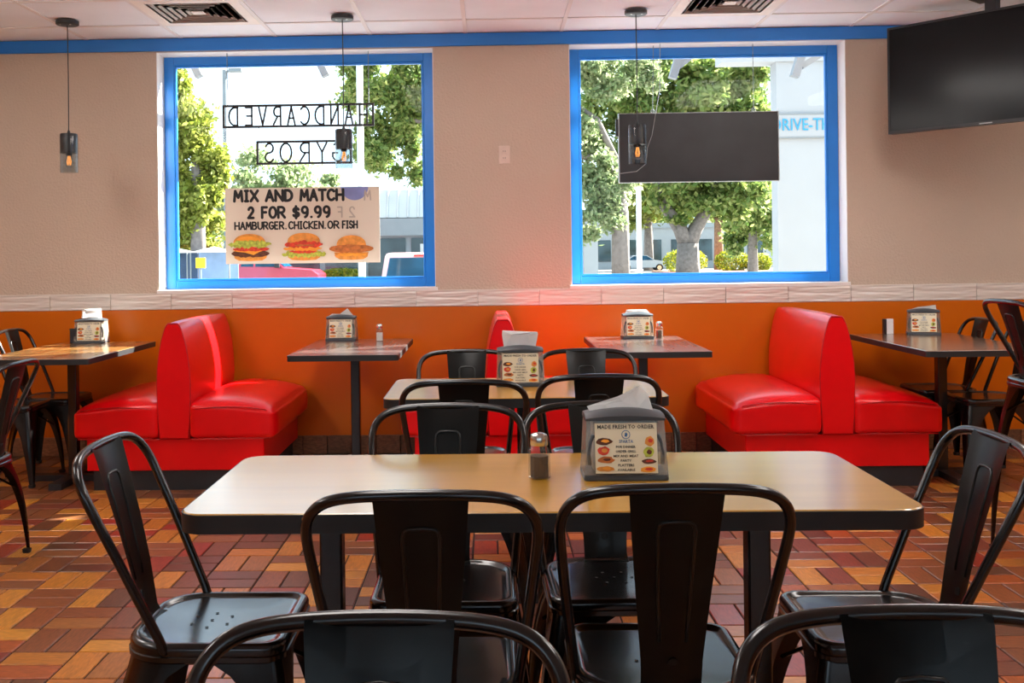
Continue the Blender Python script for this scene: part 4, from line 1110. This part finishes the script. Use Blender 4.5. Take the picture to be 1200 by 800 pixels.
# awning brackets over the windows
def bracket(lab, bars):
    a = at(*bars[0][0], 7.25); t = thing('awning_bracket', lab, 'bracket', (a.x, BACK+T, 2.75), 0, 'grey awning brackets outside the windows')
    off = Vector((a.x, BACK+T, 2.75))
    def bar(p, q, w):
        d = (q-p).normalized(); sd = Vector((0, 1, 0)); n = d.cross(sd).normalized()
        return loft([[c+sd*w*1.3*i+n*w*j for i, j in ((1, 1), (-1, 1), (-1, -1), (1, -1))] for c in (p, q)])
    obj('wall_plate', box(-.05, .05, 0, .015, .02, .30), 'bracket_grey', t)
    obj('outrigger', loft([[Vector((x, y, z)) for x, z in ((.025, .10), (-.025, .10), (-.025, .15), (.025, .15))] for y in (0.0, 7.28-BACK-T)]), 'bracket_grey', t)
    for k, (p, q, w) in enumerate(bars):
        obj('drop_bar' if k == 0 else 'brace', bar(at(*p, 7.25)-off, at(*q, 7.25)-off, w), 'bracket_grey', t)
bracket('grey awning bracket at the left corner of the banner window', [((208, 40), (228, 76), .024), ((226, 73), (234, 90), .026)])
bracket('grey awning bracket above the letter signs', [((356, 40), (376, 76), .024), ((374, 72), (382, 89), .026)])
bracket('grey awning bracket above the black panel', [((803, 40), (788, 92), .027), ((840, 42), (795, 78), .020)])
bracket('grey awning bracket beside the white portal column', [((946, 40), (931, 90), .027), ((992, 45), (939, 78), .020)])

# ------------------------------------------------------------------ cars
def car(name, label, loc, rz, L, Wd, prof, glass_pts, paint, tail=False, group='cars parked outside'):
    """prof: side outline (x along length, z); glass_pts: list of (x0,z0,x1,z1,x2,z2,x3,z3) side windows"""
    t = thing(name, label, 'car', loc, rz, group)
    bm = bmesh.new(); rings = []
    for s, k in ((-1, .94), (-.86, 1), (.86, 1), (1, .94)):
        rings.append([(x*(.985 if abs(s) == 1 else 1), s*Wd/2*(1-.10*max(0, (z-.9)/.8)), .25+(z-.25)*(1 if abs(s) != 1 else .985)) for x, z in prof])
    loft([r[::-1] for r in rings], bm); obj('body', bm, paint, t, smooth='auto')
    for g in glass_pts:
        for s in (-1, 1):
            b2 = bmesh.new(); pts = [(g[q], g[q+1]) for q in range(0, 8, 2)]
            V = [b2.verts.new((x, s*(Wd/2*(1-.10*max(0, (z-.9)/.8))+.006), z)) for x, z in pts]
            b2.faces.new(V if s < 0 else V[::-1]); bmesh.ops.solidify(b2, geom=b2.faces[:], thickness=.01); obj('side_glass', b2, 'car_glass', t)
    for x in (-L*.31, L*.31):
        for s in (-1, 1):
            w = bmesh.new(); tube([(x, s*(Wd/2-.20), .33), (x, s*(Wd/2+.005), .33)], .33, 18, w); wh = obj('wheel', w, 'tyre', t)
            w = bmesh.new(); tube([(x, s*(Wd/2+.0), .33), (x, s*(Wd/2+.012), .33)], .20, 14, w); obj('hub_cap', w, 'chrome', wh)
    return t
sedan_p = [(-2.3, .35), (-2.35, .75), (-2.2, .98), (-1.5, 1.02), (-.9, 1.40), (-.3, 1.47), (.35, 1.44), (1.05, 1.02), (2.0, .88), (2.32, .70), (2.3, .35)]
sedan_g = [(-1.35, 1.02, -.85, 1.35, -.2, 1.41, -.2, 1.0), (-.12, 1.0, -.12, 1.41, .32, 1.38, .92, 1.0)]
def end_glass(t, pts, Wd, name):
    bm = bmesh.new(); (xa, za), (xb, zb) = pts; w0, w1 = Wd/2*.86, Wd/2*.78
    V = [bm.verts.new(v) for v in ((xa, -w0, za), (xa, w0, za), (xb, w1, zb), (xb, -w1, zb))]; bm.faces.new(V)
    bmesh.ops.solidify(bm, geom=bm.faces[:], thickness=.02); obj(name, bm, 'car_glass', t)
p = at(752, 300, 92); c = car('sedan', 'white sedan parked far off behind the pale pole', (p.x, p.y, GZ), 0, 4.6, 1.8, sedan_p, sedan_g, 'car_white'); end_glass(c, ((1.04, 1.04), (.38, 1.44)), 1.8, 'windscreen'); end_glass(c, ((-1.52, 1.05), (-.93, 1.41)), 1.8, 'rear_window')
p = at(211, 300, 17); c = car('sedan', 'white car bonnet at the lower left corner of the banner window', (p.x-.9, p.y, GZ), .15, 4.6, 1.8, [(x, z*.93) for x, z in sedan_p], [tuple(v*(.93 if q % 2 else 1) for q, v in enumerate(g)) for g in sedan_g], 'car_white'); end_glass(c, ((1.04, .97), (.38, 1.34)), 1.8, 'windscreen')
p = at(668, 300, 30); c = car('sedan', 'silver car front at the lower left corner of the right window', (p.x-1.6, p.y, GZ), 0, 4.6, 1.8, sedan_p, sedan_g, 'car_silver'); end_glass(c, ((1.04, 1.04), (.38, 1.44)), 1.8, 'windscreen')
pick_p = [(-2.8, .5), (-2.8, 1.18), (-.75, 1.22), (-.6, 1.30), (-.45, 1.74), (-.1, 1.80), (.75, 1.78), (1.35, 1.24), (2.5, 1.14), (2.75, .95), (2.75, .5)]
pick_g = [(-.42, 1.28, -.28, 1.68, .1, 1.70, .1, 1.27), (.18, 1.27, .18, 1.70, .70, 1.70, 1.18, 1.25)]
c = car('pickup_truck', 'red pickup truck parked below the banner', (at(300, 300, 42).x, 42, GZ), .0, 5.5, 1.95, [(x, z*.98) for x, z in pick_p], pick_g, 'car_red'); end_glass(c, ((1.34, 1.26), (.78, 1.73)), 1.95, 'windscreen'); obj('tailgate_trim', box(-2.82, -2.79, -.8, .8, .75, 1.1), 'black_kick', c); obj('wing_mirror', box(1.0, 1.2, -1.2, -1.0, 1.22, 1.45, bevel=.03), 'black_kick', c)
suv_p = [(-2.25, .4), (-2.3, 1.0), (-2.2, 1.1), (-1.95, 1.62), (-1.6, 1.70), (.4, 1.70), (1.15, 1.15), (2.1, 1.02), (2.3, .8), (2.25, .4)]
suv_g = [(-1.75, 1.1, -1.65, 1.58, -.8, 1.60, -.8, 1.1), (-.7, 1.1, -.7, 1.60, .32, 1.58, .95, 1.1)]
p = at(489, 300, 23); c = car('suv', 'pale pink sport utility car seen from behind at the lower right of the banner window', (p.x+.1, p.y+2, GZ), PI/2, 4.5, 1.85, suv_p, suv_g, 'car_pink'); end_glass(c, ((-2.225, 1.10), (-1.98, 1.58)), 1.85, 'rear_window'); obj('brake_light', box(-1.99, -1.93, -.18, .18, 1.61, 1.65), 'tail_light', c)
for s in (-1, 1): obj('tail_lamp', box(-2.33, -2.2, s*.72-.1, s*.72+.1, .85, 1.08), 'tail_light', c)
